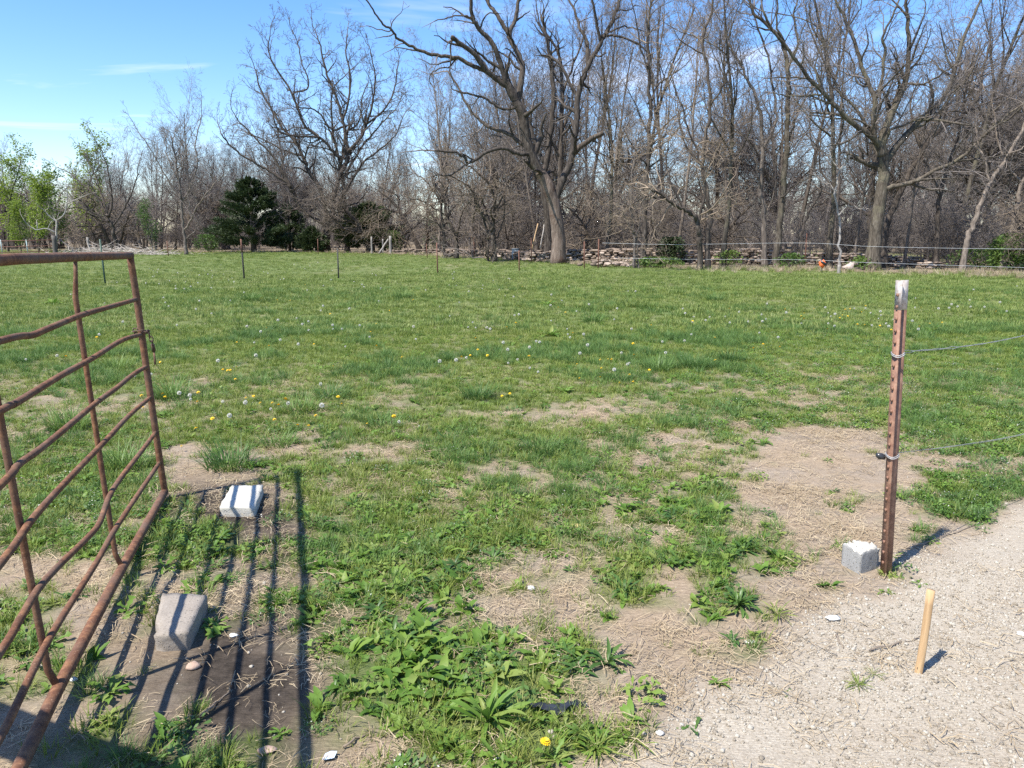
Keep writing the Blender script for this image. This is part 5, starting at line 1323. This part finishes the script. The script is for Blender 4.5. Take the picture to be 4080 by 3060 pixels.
# fallen branch in the grass before the hedge tree
random.seed(5); out = []; S_f = style(max=2, wob=[.2, .25, .3, .3, .3, .3], trop=[-.08] * 6, rmin=.008)
p = gnd(1925, 1048); grow(out, (0, 0, .3), nrm((-.9, .1, -.05)), 2.6, .035, 0, S_f); grow(out, (.5, .2, .02), nrm((.6, .1, .9)), 1.2, .03, 1, S_f)
t, c_ = branches_meshes(out, 'x', 'bark', 'twig'); mbx = MB()
for me in (t, c_):
    co = np.zeros(len(me.vertices) * 3); me.vertices.foreach_get('co', co); fs = np.zeros(len(me.loops), int); me.loops.foreach_get('vertex_index', fs)
    if len(co): mbx.add(co.reshape(-1, 3), fs.reshape(-1, 4))
o = obj('fallen_branch', mbx.mesh('fallen_branch', [M['twig']], True), loc=(p.x, p.y, 0)); tag(o, 'fallen dead branch lying in the grass before the forked hedge tree', 'branch')

# ------------------------------------------------------------------ grass and weeds (uncountable)
GN_X, GN_P, GN_R, GN_S, GN_K = [], [], [], [], []
def add_layer(xx, yy, keep, scl, pick, tilt=.12):
    xx, yy = xx[keep], yy[keep]; p, r = finish(xx, yy, tilt); GN_P.append(p); GN_R.append(r); GN_S.append(scl[keep]); GN_K.append(pick[keep])
sets = P_grass + P_tall + P_far            # 0-3 short, 4-6 long, 7-10 field
def grass_zone(y0, y1, dens, near):
    xx, yy = candidates(y0, y1, dens); n = len(xx)
    c = cover(xx, yy); px, py = to_px(xx, yy); ed_ = edge_dist(xx, yy)
    rich = fbm(xx + 40, yy, .8, 3)
    brd = blob(px, py, [(950, 1430, 190, 120, .75), (800, 1240, 150, 60, .35), (1280, 1420, 80, 50, .4)])
    keep = (RNG.random(n) < np.clip((c - .2) * 1.5, 0, 1) * (1 - brd)) & (ed_ < .5) & clear_of(xx, yy, KEEP_OFF)
    if near:
        pick = RNG.integers(0, 4, n); rich = .6 * rich + .4 * fbm(xx, yy + 70, 2.2, 2); tall = RNG.random(n) < np.clip((rich - .5) * 4.0, 0, .55); pick = np.where(tall, RNG.integers(4, 7, n), pick)
        s = RNG.uniform(.55, 1.15, n) * np.interp(c, [.2, .8], [.7, 1.05]) * np.where(tall, np.interp(yy, [3, 9], [.6, .95]), 1)
    else:
        pick = RNG.integers(7, 11, n); s = RNG.uniform(.65, 1.2, n) * (.7 + .8 * (rich - .2))
    return xx, yy, keep, s, pick
add_layer(*grass_zone(1.7, 6.5, 420, True))
add_layer(*grass_zone(6.5, 13, 260, True))
add_layer(*grass_zone(13, 22, 70, True))
add_layer(*grass_zone(12, 30, 26, False))
add_layer(*grass_zone(30, 72, 9, False))
scatter('pasture_grass', 'short green pasture grass covering the field', 'grass', np.concatenate(GN_P), np.concatenate(GN_R), np.concatenate(GN_S), np.concatenate(GN_K), sets)

GN_P, GN_R, GN_S, GN_K = [], [], [], []
def weed_zone(y0, y1, dens):
    xx, yy = candidates(y0, y1, dens); n = len(xx); c = cover(xx, yy); px, py = to_px(xx, yy)
    w = np.interp(py, [620, 800, 950, 1100], [.10, .16, .3, .62]); pt = fbm(xx + 80, yy + 3, 1.3, 3)
    lush = blob(px, py, [(950, 1430, 200, 130, .8), (800, 1240, 170, 70, .4), (450, 1150, 90, 60, .4), (1560, 1190, 140, 60, .4), (1280, 1590, 120, 50, .3), (1400, 1100, 120, 70, .3)])
    matz = blob(px, py, [(1760, 790, 230, 110, .9), (2080, 930, 200, 160, .8), (2060, 1070, 160, 60, 1.0), (1650, 900, 200, 70, .6), (450, 1150, 80, 50, .8), (200, 1100, 120, 120, .4)])
    keep = (RNG.random(n) < np.clip((c - .3) * 1.8, 0, 1) * np.clip(w * (.4 + 1.3 * pt) + lush + matz * .8, 0, 1)) & (edge_dist(xx, yy) < 0) & clear_of(xx, yy, KEEP_OFF)
    ismat = RNG.random(n) < np.clip(.28 + matz - lush, .05, .92)
    pick = np.where(ismat, RNG.integers(4, 7, n), RNG.integers(0, 4, n)); s = RNG.uniform(.5, 1.15, n) * np.where(ismat, 1.0, .9 + .55 * np.clip(lush, 0, 1))
    return xx, yy, keep, s, pick
add_layer(*weed_zone(1.7, 6.5, 240)); add_layer(*weed_zone(6.5, 14, 110)); add_layer(*weed_zone(14, 28, 22))
scatter('broadleaf_weeds', 'low broadleaf weeds and clover-like mats among the grass', 'weeds', np.concatenate(GN_P), np.concatenate(GN_R), np.concatenate(GN_S), np.concatenate(GN_K), P_ros + P_mat)

# dry standing grass along the fence line, dead leaves
x = RNG.uniform(-1, 1, 3400) * .85; 
a = np.arctan(x); R = np.interp(a, EDGE_T, EDGE_R) + RNG.normal(.9, 1.0, len(a)); xx, yy = R * np.sin(a), R * np.cos(a)
k = RNG.random(len(xx)) < np.clip(fbm(xx, yy, .25, 3) * 2.2 - .55, .12, 1); xx, yy = xx[k], yy[k]
pts, rot = finish(xx, yy, .2); gp_ = RNG.integers(0, 5, len(xx))
scatter('fence_line_grass', 'dry tan and green rank grass along the foot of the far hedge', 'grass', pts, rot, RNG.uniform(.35, .85, len(xx)), gp_, P_dryt + [blade_mesh('rank_grass', M['grass_far'], 30, .34, .013, .13, seed=90 + i, segs=3) for i in range(2)])

# straw lying on the bare ground
def straw_mesh(seed, n=12):
    r = np.random.default_rng(seed); V = []; F = []; c = 0
    for i in range(n):
        L = r.uniform(.02, .075); a = r.uniform(0, 6.283); p = np.array([r.normal(0, .035), r.normal(0, .035), r.uniform(.002, .012)]); w = r.uniform(.0005, .0012)
        d = np.array([math.cos(a), math.sin(a), r.normal(0, .06)]); s = np.array([-math.sin(a), math.cos(a), r.normal(0, .3)]); bend = r.normal(0, .006)
        for t in (-.5, 0, .5):
            q = p + d * L * t + np.array([-d[1], d[0], 0]) * bend * (1 - 4 * t * t) + np.array([0, 0, .004 * (1 - 4 * t * t)]); V += [q - s * w, q + s * w]
        F += [[c, c + 1, c + 3, c + 2], [c + 2, c + 3, c + 5, c + 4]]; c += 6
    return mesh_np('straw', np.array(V), np.array(F), [M['straw']])
xx, yy = candidates(1.7, 9, 520); c = cover(xx, yy); g = gravel(xx, yy); so = soil(xx, yy); n = len(xx)
strawy = sstep(.42, .62, fbm(xx + 5, yy + 60, 1.6, 3))
keep = (RNG.random(n) < np.clip(.25 + .75 * strawy, 0, 1) * np.clip(1.15 - c, 0.15, 1) * (1 - .85 * g) * (1 - .45 * so)) & clear_of(xx, yy, KEEP_OFF)
pts, rot = finish(xx[keep], yy[keep], .1); scatter('straw_litter', 'scattered dry straw and dead grass stalks on the bare ground', 'straw', pts, rot, RNG.uniform(.6, 1.35, keep.sum()), RNG.integers(0, 6, keep.sum()), [straw_mesh(i) for i in range(6)])

# limestone chips
def pebble(seed):
    r = np.random.default_rng(seed); V = []
    for z, k in ((-.5, .55), (0, 1), (.5, .6)):
        for i in range(6):
            a = i * math.pi / 3 + r.normal(0, .15); q = k * .5 * r.uniform(.75, 1.2); V.append((math.cos(a) * q, math.sin(a) * q * r.uniform(.6, .9), z * .55 + r.normal(0, .07)))
    F4 = [[6 * k + i, 6 * k + (i + 1) % 6, 6 * k + 6 + (i + 1) % 6, 6 * k + 6 + i] for k in range(2) for i in range(6)]
    return mesh_np('chip', np.array(V), [np.array(F4), np.array([list(range(12, 18)), list(range(5, -1, -1))])], [M['gravel_stone']])
xx, yy = candidates(1.2, 7.5, 6500, .72); g = gravel(xx, yy); n = len(xx)
keep = (RNG.random(n) < np.where(g > .02, g * (.22 + 1.0 * sstep(.38, .62, fbm(xx, yy + 20, 1.6, 3))), .012 * (soil(xx, yy) > .1) + .004)) & (yy < 7)
pts, rot = finish(xx[keep], yy[keep], .6); s = np.exp(RNG.normal(math.log(.0085), .42, keep.sum())); s = np.clip(s, .004, .024); pts[:, 2] += s * .12
scatter('gravel', 'pale crushed limestone gravel on the drive', 'gravel', pts, rot, s, RNG.integers(0, 7, keep.sum()), [pebble(i) for i in range(7)])

# ------------------------------------------------------------------ single plants one can point at
LEAF = {}
def leaf_set(shape, L, w, mat, rows=7, wav=.7, droop=1.0):
    key = (shape, L, w, mat)
    if key not in LEAF:
        LEAF[key] = []
        for i in range(4):
            V, F = leaf_verts(L, w, shape, .35, droop * (1 + .35 * (i - 1.5)), .0, rows, wav, 900 + i); LEAF[key].append(mesh_np('leaf', V, F, [M[mat]], smooth=True))
    return LEAF[key]
def rosette(px_, py_, size, n, shape, w, mat, lift, label, name='weed_plant', seed=0, cat='plant', flat=False, droop=.8):
    r = np.random.default_rng(seed); p = gnd(px_, py_, 2212.0); z = hz(p.x, p.y)
    e = empty(name, (p.x, p.y, z - .004), r.uniform(0, 6), label, cat); ms = leaf_set(shape, .2, w, mat)
    for i in range(n):
        o = obj('leaf', ms[i % 4], e); k = size / .2 * r.uniform(.6, 1.1) * (1 - .25 * i / n)
        o.scale = (k, k * r.uniform(.85, 1.15), k); o.rotation_euler = (r.normal(0, .15), -(lift[0] + (lift[1] - lift[0]) * (i / n) + r.normal(0, .08)), i * 2.4 + r.normal(0, .25))
        o.location = (r.normal(0, .006), r.normal(0, .006), .003)
    KEEP_OFF.append((p.x, p.y, size * .3)); return e
PL = [  # x, y (foot), size, leaves, shape, width, material, lift, label
    (1050, 1555, .19, 34, 'strap', .030, 'weed', (.25, 1.35), 'large plantain with long upright leaves beside the strip of black plastic'),
    (950, 1470, .13, 18, 'oval', .06, 'weed', (.1, 1.0), 'broad-leaved weed in the middle of the big green clump'),
    (880, 1400, .12, 18, 'oval', .055, 'weed', (.1, 1.0), 'leafy weed at the upper left of the big green clump'),
    (1010, 1400, .12, 16, 'lobed', .05, 'weed', (.05, .8), 'jagged-leaved dandelion rosette at the top right of the big green clump'),
    (840, 1540, .10, 12, 'oval', .055, 'weed', (.1, .7), 'small broad-leaved weed at the lower left edge of the big green clump'),
    (900, 1510, .13, 16, 'lobed', .055, 'weed', (.05, .7), 'jagged dandelion rosette at the front of the big green clump'),
    (1350, 1278, .13, 34, 'strap', .034, 'weed_dark', (.15, 1.15), 'dense dark plantain tuft on bare ground, round and full'),
    (1595, 1310, .14, 30, 'strap', .036, 'weed_dark', (.2, 1.3), 'upright dark plantain nearest the wide straw patch and gravel edge'),
    (1310, 1430, .13, 24, 'strap', .040, 'weed_dark', (.2, 1.2), 'dark plantain beside a mat of lighter weeds at the gravel edge'),
    (1250, 1425, .09, 16, 'lobed', .05, 'weed', (.05, .7), 'light green weed mat joined to the dark plantain at the gravel edge'),
    (1605, 1195, .12, 26, 'strap', .032, 'weed_dark', (.1, 1.0), 'dark plantain with splayed leaves on the straw left of the half block'),
    (1555, 1110, .15, 16, 'oval', .065, 'weed', (.3, 1.1), 'pale broad-leaved dock plant at the edge of the wide straw patch'),
    (1500, 1060, .13, 18, 'strap', .045, 'weed', (.2, 1.0), 'leafy weed just behind the pale dock plant'),
    (1250, 1105, .10, 18, 'strap', .034, 'weed_dark', (.1, .9), 'small dark rosette beside the yellowish stone'),
    (1480, 1120, .10, 14, 'lobed', .045, 'weed', (.05, .7), 'flat weed left of the pale dock plant'),
    (1680, 1330, .11, 40, 'strap', .012, 'grass', (.3, 1.2), 'spiky grass tuft at the gravel edge beside the upright dark plantain'),
    (1855, 1478, .085, 42, 'strap', .010, 'grass', (.2, 1.2), 'isolated tuft of fine grass in the gravel beside the wooden stake'),
    (1885, 1455, .06, 20, 'strap', .010, 'grass', (.2, 1.1), 'smaller grass tuft growing against the isolated tuft by the stake'),
    (1553, 1475, .06, 16, 'oval', .05, 'weed', (.2, .9), 'small leafy weed alone in the gravel'),
    (1497, 1565, .09, 6, 'lobed', .05, 'weed_dark', (.05, .5), 'flattened dark dandelion with few leaves on the gravel'),
    (1690, 1492, .07, 5, 'lobed', .045, 'weed_dark', (.05, .4), 'tiny flattened weed on the gravel before the grass tuft'),
    (1290, 1620, .12, 40, 'strap', .012, 'grass', (.3, 1.2), 'grassy weed tuft at the very front by the white stone'),
    (1200, 1640, .10, 20, 'lobed', .05, 'weed', (.1, .9), 'ferny weed at the front, left of the grassy tuft'),
    (1370, 1600, .10, 30, 'strap', .013, 'grass', (.3, 1.2), 'light grassy tuft at the front beside the gravel'),
    (1830, 1102, .08, 9, 'oval', .05, 'weed', (.1, .7), 'small pale rosette alone on the straw patch'),
    (1790, 995, .07, 12, 'strap', .035, 'weed', (.2, .9), 'little upright weed on the bare patch in front of the clover mat'),
    (1650, 960, .10, 14, 'oval', .055, 'weed', (.2, .9), 'leafy plant at the far edge of the wide straw patch'),
    (1220, 848, .14, 14, 'oval', .07, 'weed', (.2, 1.0), 'broad-leaved dock among tall grass at the end of the pale trail'),
    (1990, 1265, .09, 8, 'lobed', .05, 'weed', (.1, .6), 'jagged leaf rosette flattened on gravel right of the rusty post'),
    (1930, 1205, .08, 10, 'lobed', .05, 'weed', (.1, .8), 'weed growing against the foot of the rusty post'),
    (1810, 1185, .08, 10, 'lobed', .05, 'weed', (.1, .7), 'weed growing behind the grey half block'),
    (1915, 1278, .06, 9, 'oval', .04, 'weed', (.1, .6), 'tiny weed sprig on the ground before the rusty post'),
    (590, 1300, .11, 14, 'oval', .055, 'weed', (.1, .8), 'broad-leaved weed between the rail shadows, right of the tan block'),
    (650, 1345, .10, 12, 'oval', .05, 'weed', (.1, .8), 'leafy weed standing in the thick shadow of the top rail'),
    (300, 1210, .11, 14, 'oval', .05, 'weed', (.1, .9), 'weed with oval leaves under the bottom rail of the gate'),
    (470, 1360, .08, 9, 'oval', .05, 'weed', (.1, .8), 'small weed in the shadow beside the tan block'),
    (240, 1500, .12, 16, 'lobed', .05, 'weed', (.1, .8), 'leafy weed in the dark shadow by the lower end of the gate'),
    (780, 1200, .12, 16, 'oval', .05, 'weed', (.1, .9), 'glossy weed in the green band beyond the rail shadows'),
    (960, 1255, .12, 18, 'strap', .04, 'weed', (.1, .9), 'narrow-leaved weed above the big green clump'),
    (1010, 1120, .10, 14, 'strap', .04, 'weed', (.1, .9), 'weed rosette in the patchy turf before the bare trail'),
    (1160, 1150, .08, 12, 'lobed', .045, 'weed', (.1, .8), 'weed in thin turf left of the yellowish stone'),
    (1680, 1235, .09, 16, 'lobed', .04, 'weed_dark', (.1, .7), 'trailing dark weed between two plantains and the half block'),
    (115, 655, .30, 16, 'oval', .05, 'weed', (.2, 1.1), 'big bright weed clump in the grass seen through the gate'),
    (1190, 725, .28, 18, 'oval', .05, 'weed', (.2, 1.0), 'large pale-leaved weed out in the grass field'),
    (1790, 712, .24, 16, 'strap', .04, 'weed_dark', (.2, 1.1), 'dark green weed clump with dandelions left of the post top'),
    (2010, 718, .26, 22, 'strap', .04, 'weed', (.3, 1.2), 'bright dandelion-strewn weed clump just right of the rusty post'),
    (1950, 725, .22, 16, 'strap', .04, 'weed_dark', (.2, 1.0), 'low dark clump with yellow flowers touching the rusty post line'),
    (1180, 660, .30, 14, 'oval', .045, 'weed', (.2, 1.0), 'weed clump far out in the field before the hedge')]
for i, (a, b, s, n, sh, w, mt, lf_, lab) in enumerate(PL):
    rosette(a, b, s, n, sh, w, mt, lf_, lab, 'plantain' if (sh == 'strap' and mt.startswith('weed')) else ('grass_tuft' if mt == 'grass' else 'weed_plant'), 1000 + i)

# tall clumps of fescue standing out of the pasture
def clump(seed, h, n, spread): 
    V, T3, Q4 = blades(n, h, .006, spread, lean=.9, segs=5, seed=seed, curl=1.3); return mesh_np('grass_clump', V, [T3, Q4], [M['grass_blue']])
CL = [clump(700, .24, 240, .10), clump(701, .20, 200, .11), clump(702, .16, 160, .12)]
CP_ = [(370, 860, 0, 1.25, 'tall bluish grass clump just right of the gate end post'), (495, 1010, 1, 1.25, 'thick spreading grass clump above the whitish block'), (255, 795, 1, 1.2, 'grass clump behind the upper rails of the gate'),
       (1170, 975, 2, 1.1, 'grass clump in the turf before the pale trail'), (1030, 860, 1, 1.1, 'grass clump at the left end of the pale trail'), (1420, 800, 1, 1.3, 'grass clump in the tall row left of the yellow dandelion'),
       (1500, 795, 0, 1.1, 'tallest grass clump of the row behind the bare trail'), (1580, 780, 1, 1.2, 'grass clump at the right end of the row, beside the dandelions'), (1280, 695, 0, 1.4, 'long low grass clump out in the middle of the field'),
       (870, 645, 0, 1.4, 'dark strip of tall grass far out in the field'), (1545, 650, 1, 1.5, 'round dark grass clump in the smooth far field'), (150, 930, 0, 1.2, 'wispy tall grass clump seen between the gate rails'),
       (270, 1010, 1, 1.2, 'grass clump growing beneath the gate near its end'), (600, 960, 2, 1.0, 'short grass clump right of the thick spreading one'), (650, 890, 2, 1.2, 'grass clump among dandelions left of the pale trail'),
       (720, 860, 2, 1.2, 'grass clump with dandelions beyond it in the left of the field'), (830, 920, 2, 1.1, 'grass clump at the edge of the bare strip'), (540, 650, 0, 1.5, 'greyish tall grass clump in the far left field')]
for i, (a, b, v, s, lab) in enumerate(CP_):
    p = gnd(a, b, 2212.0); o = obj('grass_clump', CL[v], loc=(p.x, p.y, hz(p.x, p.y)), rot=(0, 0, i * 1.3)); o.scale = (s * 1.1, s * 1.1, s); tag(o, lab, 'grass')

# dandelions
def flower_mesh(h=.07):
    mb = MB(); polys = [([(0, 0, -.01), (.004, 0, h * .5), (0, .003, h)], [.0018, .0016, .0016])]; tubes_np(mb, polys, 4); ns = sum(len(f) for f in mb.f[4])
    V = []; F = []; c = 0
    for ring, (rr_, z, tl, k) in enumerate(((.021, .000, .15, 15), (.017, .003, .45, 13), (.011, .005, .9, 9))):
        for i in range(k):
            a = i * 6.283 / k + ring * .2; d = np.array([math.cos(a), math.sin(a), 0]); s = np.array([-d[1], d[0], 0]); b = np.array([0, 0, h + z])
            V += [b, b + d * rr_ * .75 + s * .003 + np.array([0, 0, tl * .007]), b + d * rr_ + np.array([0, 0, tl * .009]), b + d * rr_ * .75 - s * .003 + np.array([0, 0, tl * .007])]; F.append([c, c + 1, c + 2, c + 3]); c += 4
    mb.add(V, np.array(F)); f = np.concatenate(mb.f[4]); fm = np.zeros(len(f), int); fm[ns:] = 1
    return mesh_np('dandelion_flower', np.concatenate(mb.v), f, [M['stem'], M['petal']], fm)
def clock_mesh(h=.14):
    r = np.random.default_rng(8); mb = MB(); tubes_np(mb, [([(0, 0, -.01), (.006, 0, h * .5), (0, .004, h)], [.002, .0018, .0016])], 4); ns = len(mb.f[4][0])
    V = []; F = []; c = 0
    for i in range(170):
        d = r.normal(0, 1, 3); d /= np.linalg.norm(d); u = np.cross(d, r.normal(0, 1, 3)); u /= np.linalg.norm(u); w = np.cross(d, u); b = np.array([0, 0, h]) + d * .018
        for q in (u, w):
            V += [b - q * .006 + d * .002, b - d * .004, b + q * .006 + d * .002, b + d * .001]; F.append([c, c + 1, c + 2, c + 3]); c += 4
    mb.add(V, np.array(F)); f = np.concatenate(mb.f[4]); fm = np.zeros(len(f), int); fm[ns:] = 1
    return mesh_np('dandelion_clock', np.concatenate(mb.v), f, [M['stem'], M['fluff']], fm)
fm_, cm_ = flower_mesh(), clock_mesh()
rr = np.random.default_rng(21); YL, WH = [], []
YL += [(640, 935), (491, 808), (1103, 857), (1085, 862), (1630, 762), (1648, 752), (1015, 775), (1685, 760), (394, 975), (590, 885), (570, 882), (605, 893), (545, 870), (740, 885), (730, 872), (355, 868), (310, 866), (1945, 690), (2010, 705), (2030, 700), (1985, 712), (1850, 705), (1870, 708), (1825, 672), (1168, 1635), (720, 800), (1000, 780), (850, 910), (1330, 833), (1365, 838)]
WH += [(395, 880), (408, 884), (700, 852), (610, 897), (588, 905), (1098, 803), (1085, 760), (1640, 730), (1680, 745), (1000, 790), (660, 705), (720, 720), (900, 745), (1270, 768), (550, 790), (1500, 690), (460, 800), (135, 785)]
SPOT = [(1e9, 0, 0, 0, 0, 0, ''), (620, 900, 110, 25, 8, 4, 'between the gate end and the bare trail'), (450, 840, 120, 50, 8, 4, 'just past the gate end post'), (1820, 690, 120, 18, 12, 24, 'left of the rusty T post'),
        (1250, 760, 220, 40, 16, 20, 'in the middle of the field'), (700, 740, 180, 40, 10, 20, 'beyond the gate end in mid field'), (500, 600, 160, 18, 2, 34, 'near the green and dark steel posts'), (900, 620, 260, 22, 3, 30, 'before the far steel posts'),
        (1500, 680, 250, 28, 10, 16, 'out toward the stone wall'), (2050, 670, 90, 18, 3, 14, 'right of the rusty T post'), (1280, 800, 160, 24, 8, 4, 'behind the bare trail'), (200, 790, 120, 50, 6, 2, 'seen through the gate rails'), (350, 640, 120, 20, 2, 18, 'beyond the top of the gate'), (1100, 690, 200, 24, 4, 14, 'toward the half-dead tree')]
for (cx, cy, sx, sy, ny_, nw_, tx) in SPOT:
    YL += [(cx + rr.normal(0, sx), cy + rr.normal(0, sy)) for _ in range(ny_)]; WH += [(cx + rr.normal(0, sx), cy + rr.normal(0, sy)) for _ in range(nw_)]
for L_, me, nm, lab in ((YL, fm_, 'dandelion_flower', 'yellow dandelion flower in the grass '), (WH, cm_, 'dandelion_clock', 'white dandelion seed head in the grass ')):
    for (a, b) in L_:
        if b < 572: b = 572 + abs(572 - b)
        if b > 1200: tx = 'at the front by the grassy tuft'
        else: tx = min(SPOT[1:], key=lambda q: ((q[0] - a) / q[2]) ** 2 + ((q[1] - b) / q[3]) ** 2)[6]
        p = gnd(a, b, 2212.0); s = rr.uniform(.55, 1.0) * (1.0 + min(.15, p.y / 100)); o = obj(nm, me, loc=(p.x, p.y, hz(p.x, p.y)), rot=(rr.normal(0, .25), rr.normal(0, .25), rr.uniform(0, 6))); o.scale = (s, s, s)
        tag(o, lab + tx, 'dandelion', lab.replace('flower', 'flowers').replace('head', 'heads') + tx)

# loose stones and litter
def boulder(name, px_, py_, sx, sy, sz, mat, seed, label, cat='stone'):
    r = np.random.default_rng(seed); p = gnd(px_, py_, 2212.0); n = 8; V = []; F = []
    for i in range(6):
        ph = math.pi * i / 5
        for j in range(n):
            th = 6.283 * j / n; k = 1 + r.normal(0, .14); V.append((sx * math.sin(ph) * math.cos(th) * k, sy * math.sin(ph) * math.sin(th) * k, sz * (.45 - math.cos(ph) * .55) * (1 + r.normal(0, .06))))
    for i in range(5):
        for j in range(n): F.append([i * n + j, i * n + (j + 1) % n, (i + 1) * n + (j + 1) % n, (i + 1) * n + j])
    o = obj(name, mesh_np(name, np.array(V), np.array(F), [M[mat]]), loc=(p.x, p.y, hz(p.x, p.y))); tag(o, label, cat)
M['stone_white'] = simple('stone_white', (0.58, .55, .49), (.76, .74, .68), 30, .9, .004); M['stone_yellow'] = simple('stone_yellow', (.45, .33, .13), (.6, .47, .22), 30, .9, .004); M['stone_pink'] = simple('stone_pink', (.33, .22, .16), (.46, .33, .25), 30, .9, .004)
for i, (a, b, sx, sy, sz, mt, lab) in enumerate([(1147, 1270, .02, .016, .02, 'stone_white', 'small white stone nested in weeds on the patchy turf'), (1425, 1582, .016, .012, .013, 'stone_white', 'small white stone at the gravel edge by the light grassy tuft'), (1075, 1644, .017, .013, .015, 'stone_white', 'white stone at the very front below the big weed clump'),
                         (1800, 1338, .032, .02, .02, 'stone_white', 'flat white stone lying on gravel left of the stake'), (1245, 1135, .03, .024, .018, 'stone_yellow', 'yellowish flat stone on bare ground'), (418, 1448, .025, .02, .022, 'stone_pink', 'pinkish stone on bare soil below the tan block'), (577, 1625, .03, .02, .014, 'stone_pink', 'flat tan stone on bare soil between two rail shadows'),
                         (160, 1478, .014, .012, .016, 'stone_white', 'white pebble touching the bottom rail of the gate'), (2205, 1370, .018, .014, .014, 'stone_white', 'white stone on gravel at the right, beyond the stake'), (1620, 1385, .028, .016, .008, 'stone_white', 'thin pale stone flake on the gravel between weeds'), (505, 1375, .02, .015, .008, 'stone_white', 'thin white flake on the dark soil beside the tan block')]):
    boulder('loose_stone', a, b, sx, sy, sz, mt, 50 + i, lab)
# torn black plastic
r = np.random.default_rng(77); a_, b_ = gnd(1145, 1538, 2212.0), gnd(1268, 1528, 2212.0); n = 16; V = []; F = []
for i in range(n + 1):
    t = i / n; p = a_.lerp(b_, t); w = .02 * (.6 + .8 * math.sin(t * 3.1 + .3) + r.normal(0, .15))
    for j, v in enumerate((-1, -.35, .3, 1)): V.append((p.x + r.normal(0, .003) - a_.x, p.y + v * w - a_.y + .012 * math.sin(t * 9), .008 + abs(r.normal(0, .012)) + .01 * (abs(v) < .5)))
for i in range(n):
    for j in range(3): F.append([4 * i + j, 4 * i + j + 1, 4 * i + 5 + j, 4 * i + 4 + j])
o = obj('plastic_strip', mesh_np('plastic_strip', np.array(V), np.array(F), [M['black']]), loc=(a_.x, a_.y, hz(a_.x, a_.y))); tag(o, 'crumpled torn strip of black plastic lying beside the large plantain', 'litter')
p = gnd(712, 1640, 2212.0); V = [(-.02, -.012, .004), (.018, -.014, .012), (.022, .012, .016), (-.016, .014, .006), (0, .02, .01), (-.01, -.02, .009)]
o = obj('plastic_scrap', mesh_np('plastic_scrap', np.array(V), [np.array([[0, 1, 2, 3]]), np.array([[3, 2, 4], [1, 0, 5]])], [M['plastic_blue']]), loc=(p.x, p.y, hz(p.x, p.y))); tag(o, 'pale blue scrap of plastic in the thick rail shadow at the front', 'litter')
# twigs lying about
random.seed(12)
for i, (x0, y0, x1, y1, lab) in enumerate([(430, 1560, 500, 1500, 'thin dark stick on the soil between the rail shadows'), (735, 1625, 800, 1580, 'pale stick on straw at the front beside the thick rail shadow'), (1800, 1372, 1825, 1400, 'short grey twig on the gravel left of the stake'), (1880, 1405, 1985, 1378, 'long thin curved twig on gravel behind the stake'), (1960, 1190, 2120, 1130, 'thin wiry stalk on bare ground beyond the post shadow')]):
    a, b = gnd(x0, y0, 2212.0), gnd(x1, y1, 2212.0); P = []
    for k in range(7): q = a.lerp(b, k / 6); P.append((q.x + G(0, .006), q.y + G(0, .006), hz(q.x, q.y) + .008 + .006 * math.sin(k)))
    o = obj('twig', tube_mesh('twig', [(P, [.004, .0038, .0036, .0034, .003, .0026, .002])], 5, [M['twig_warm']])); tag(o, lab, 'twig')
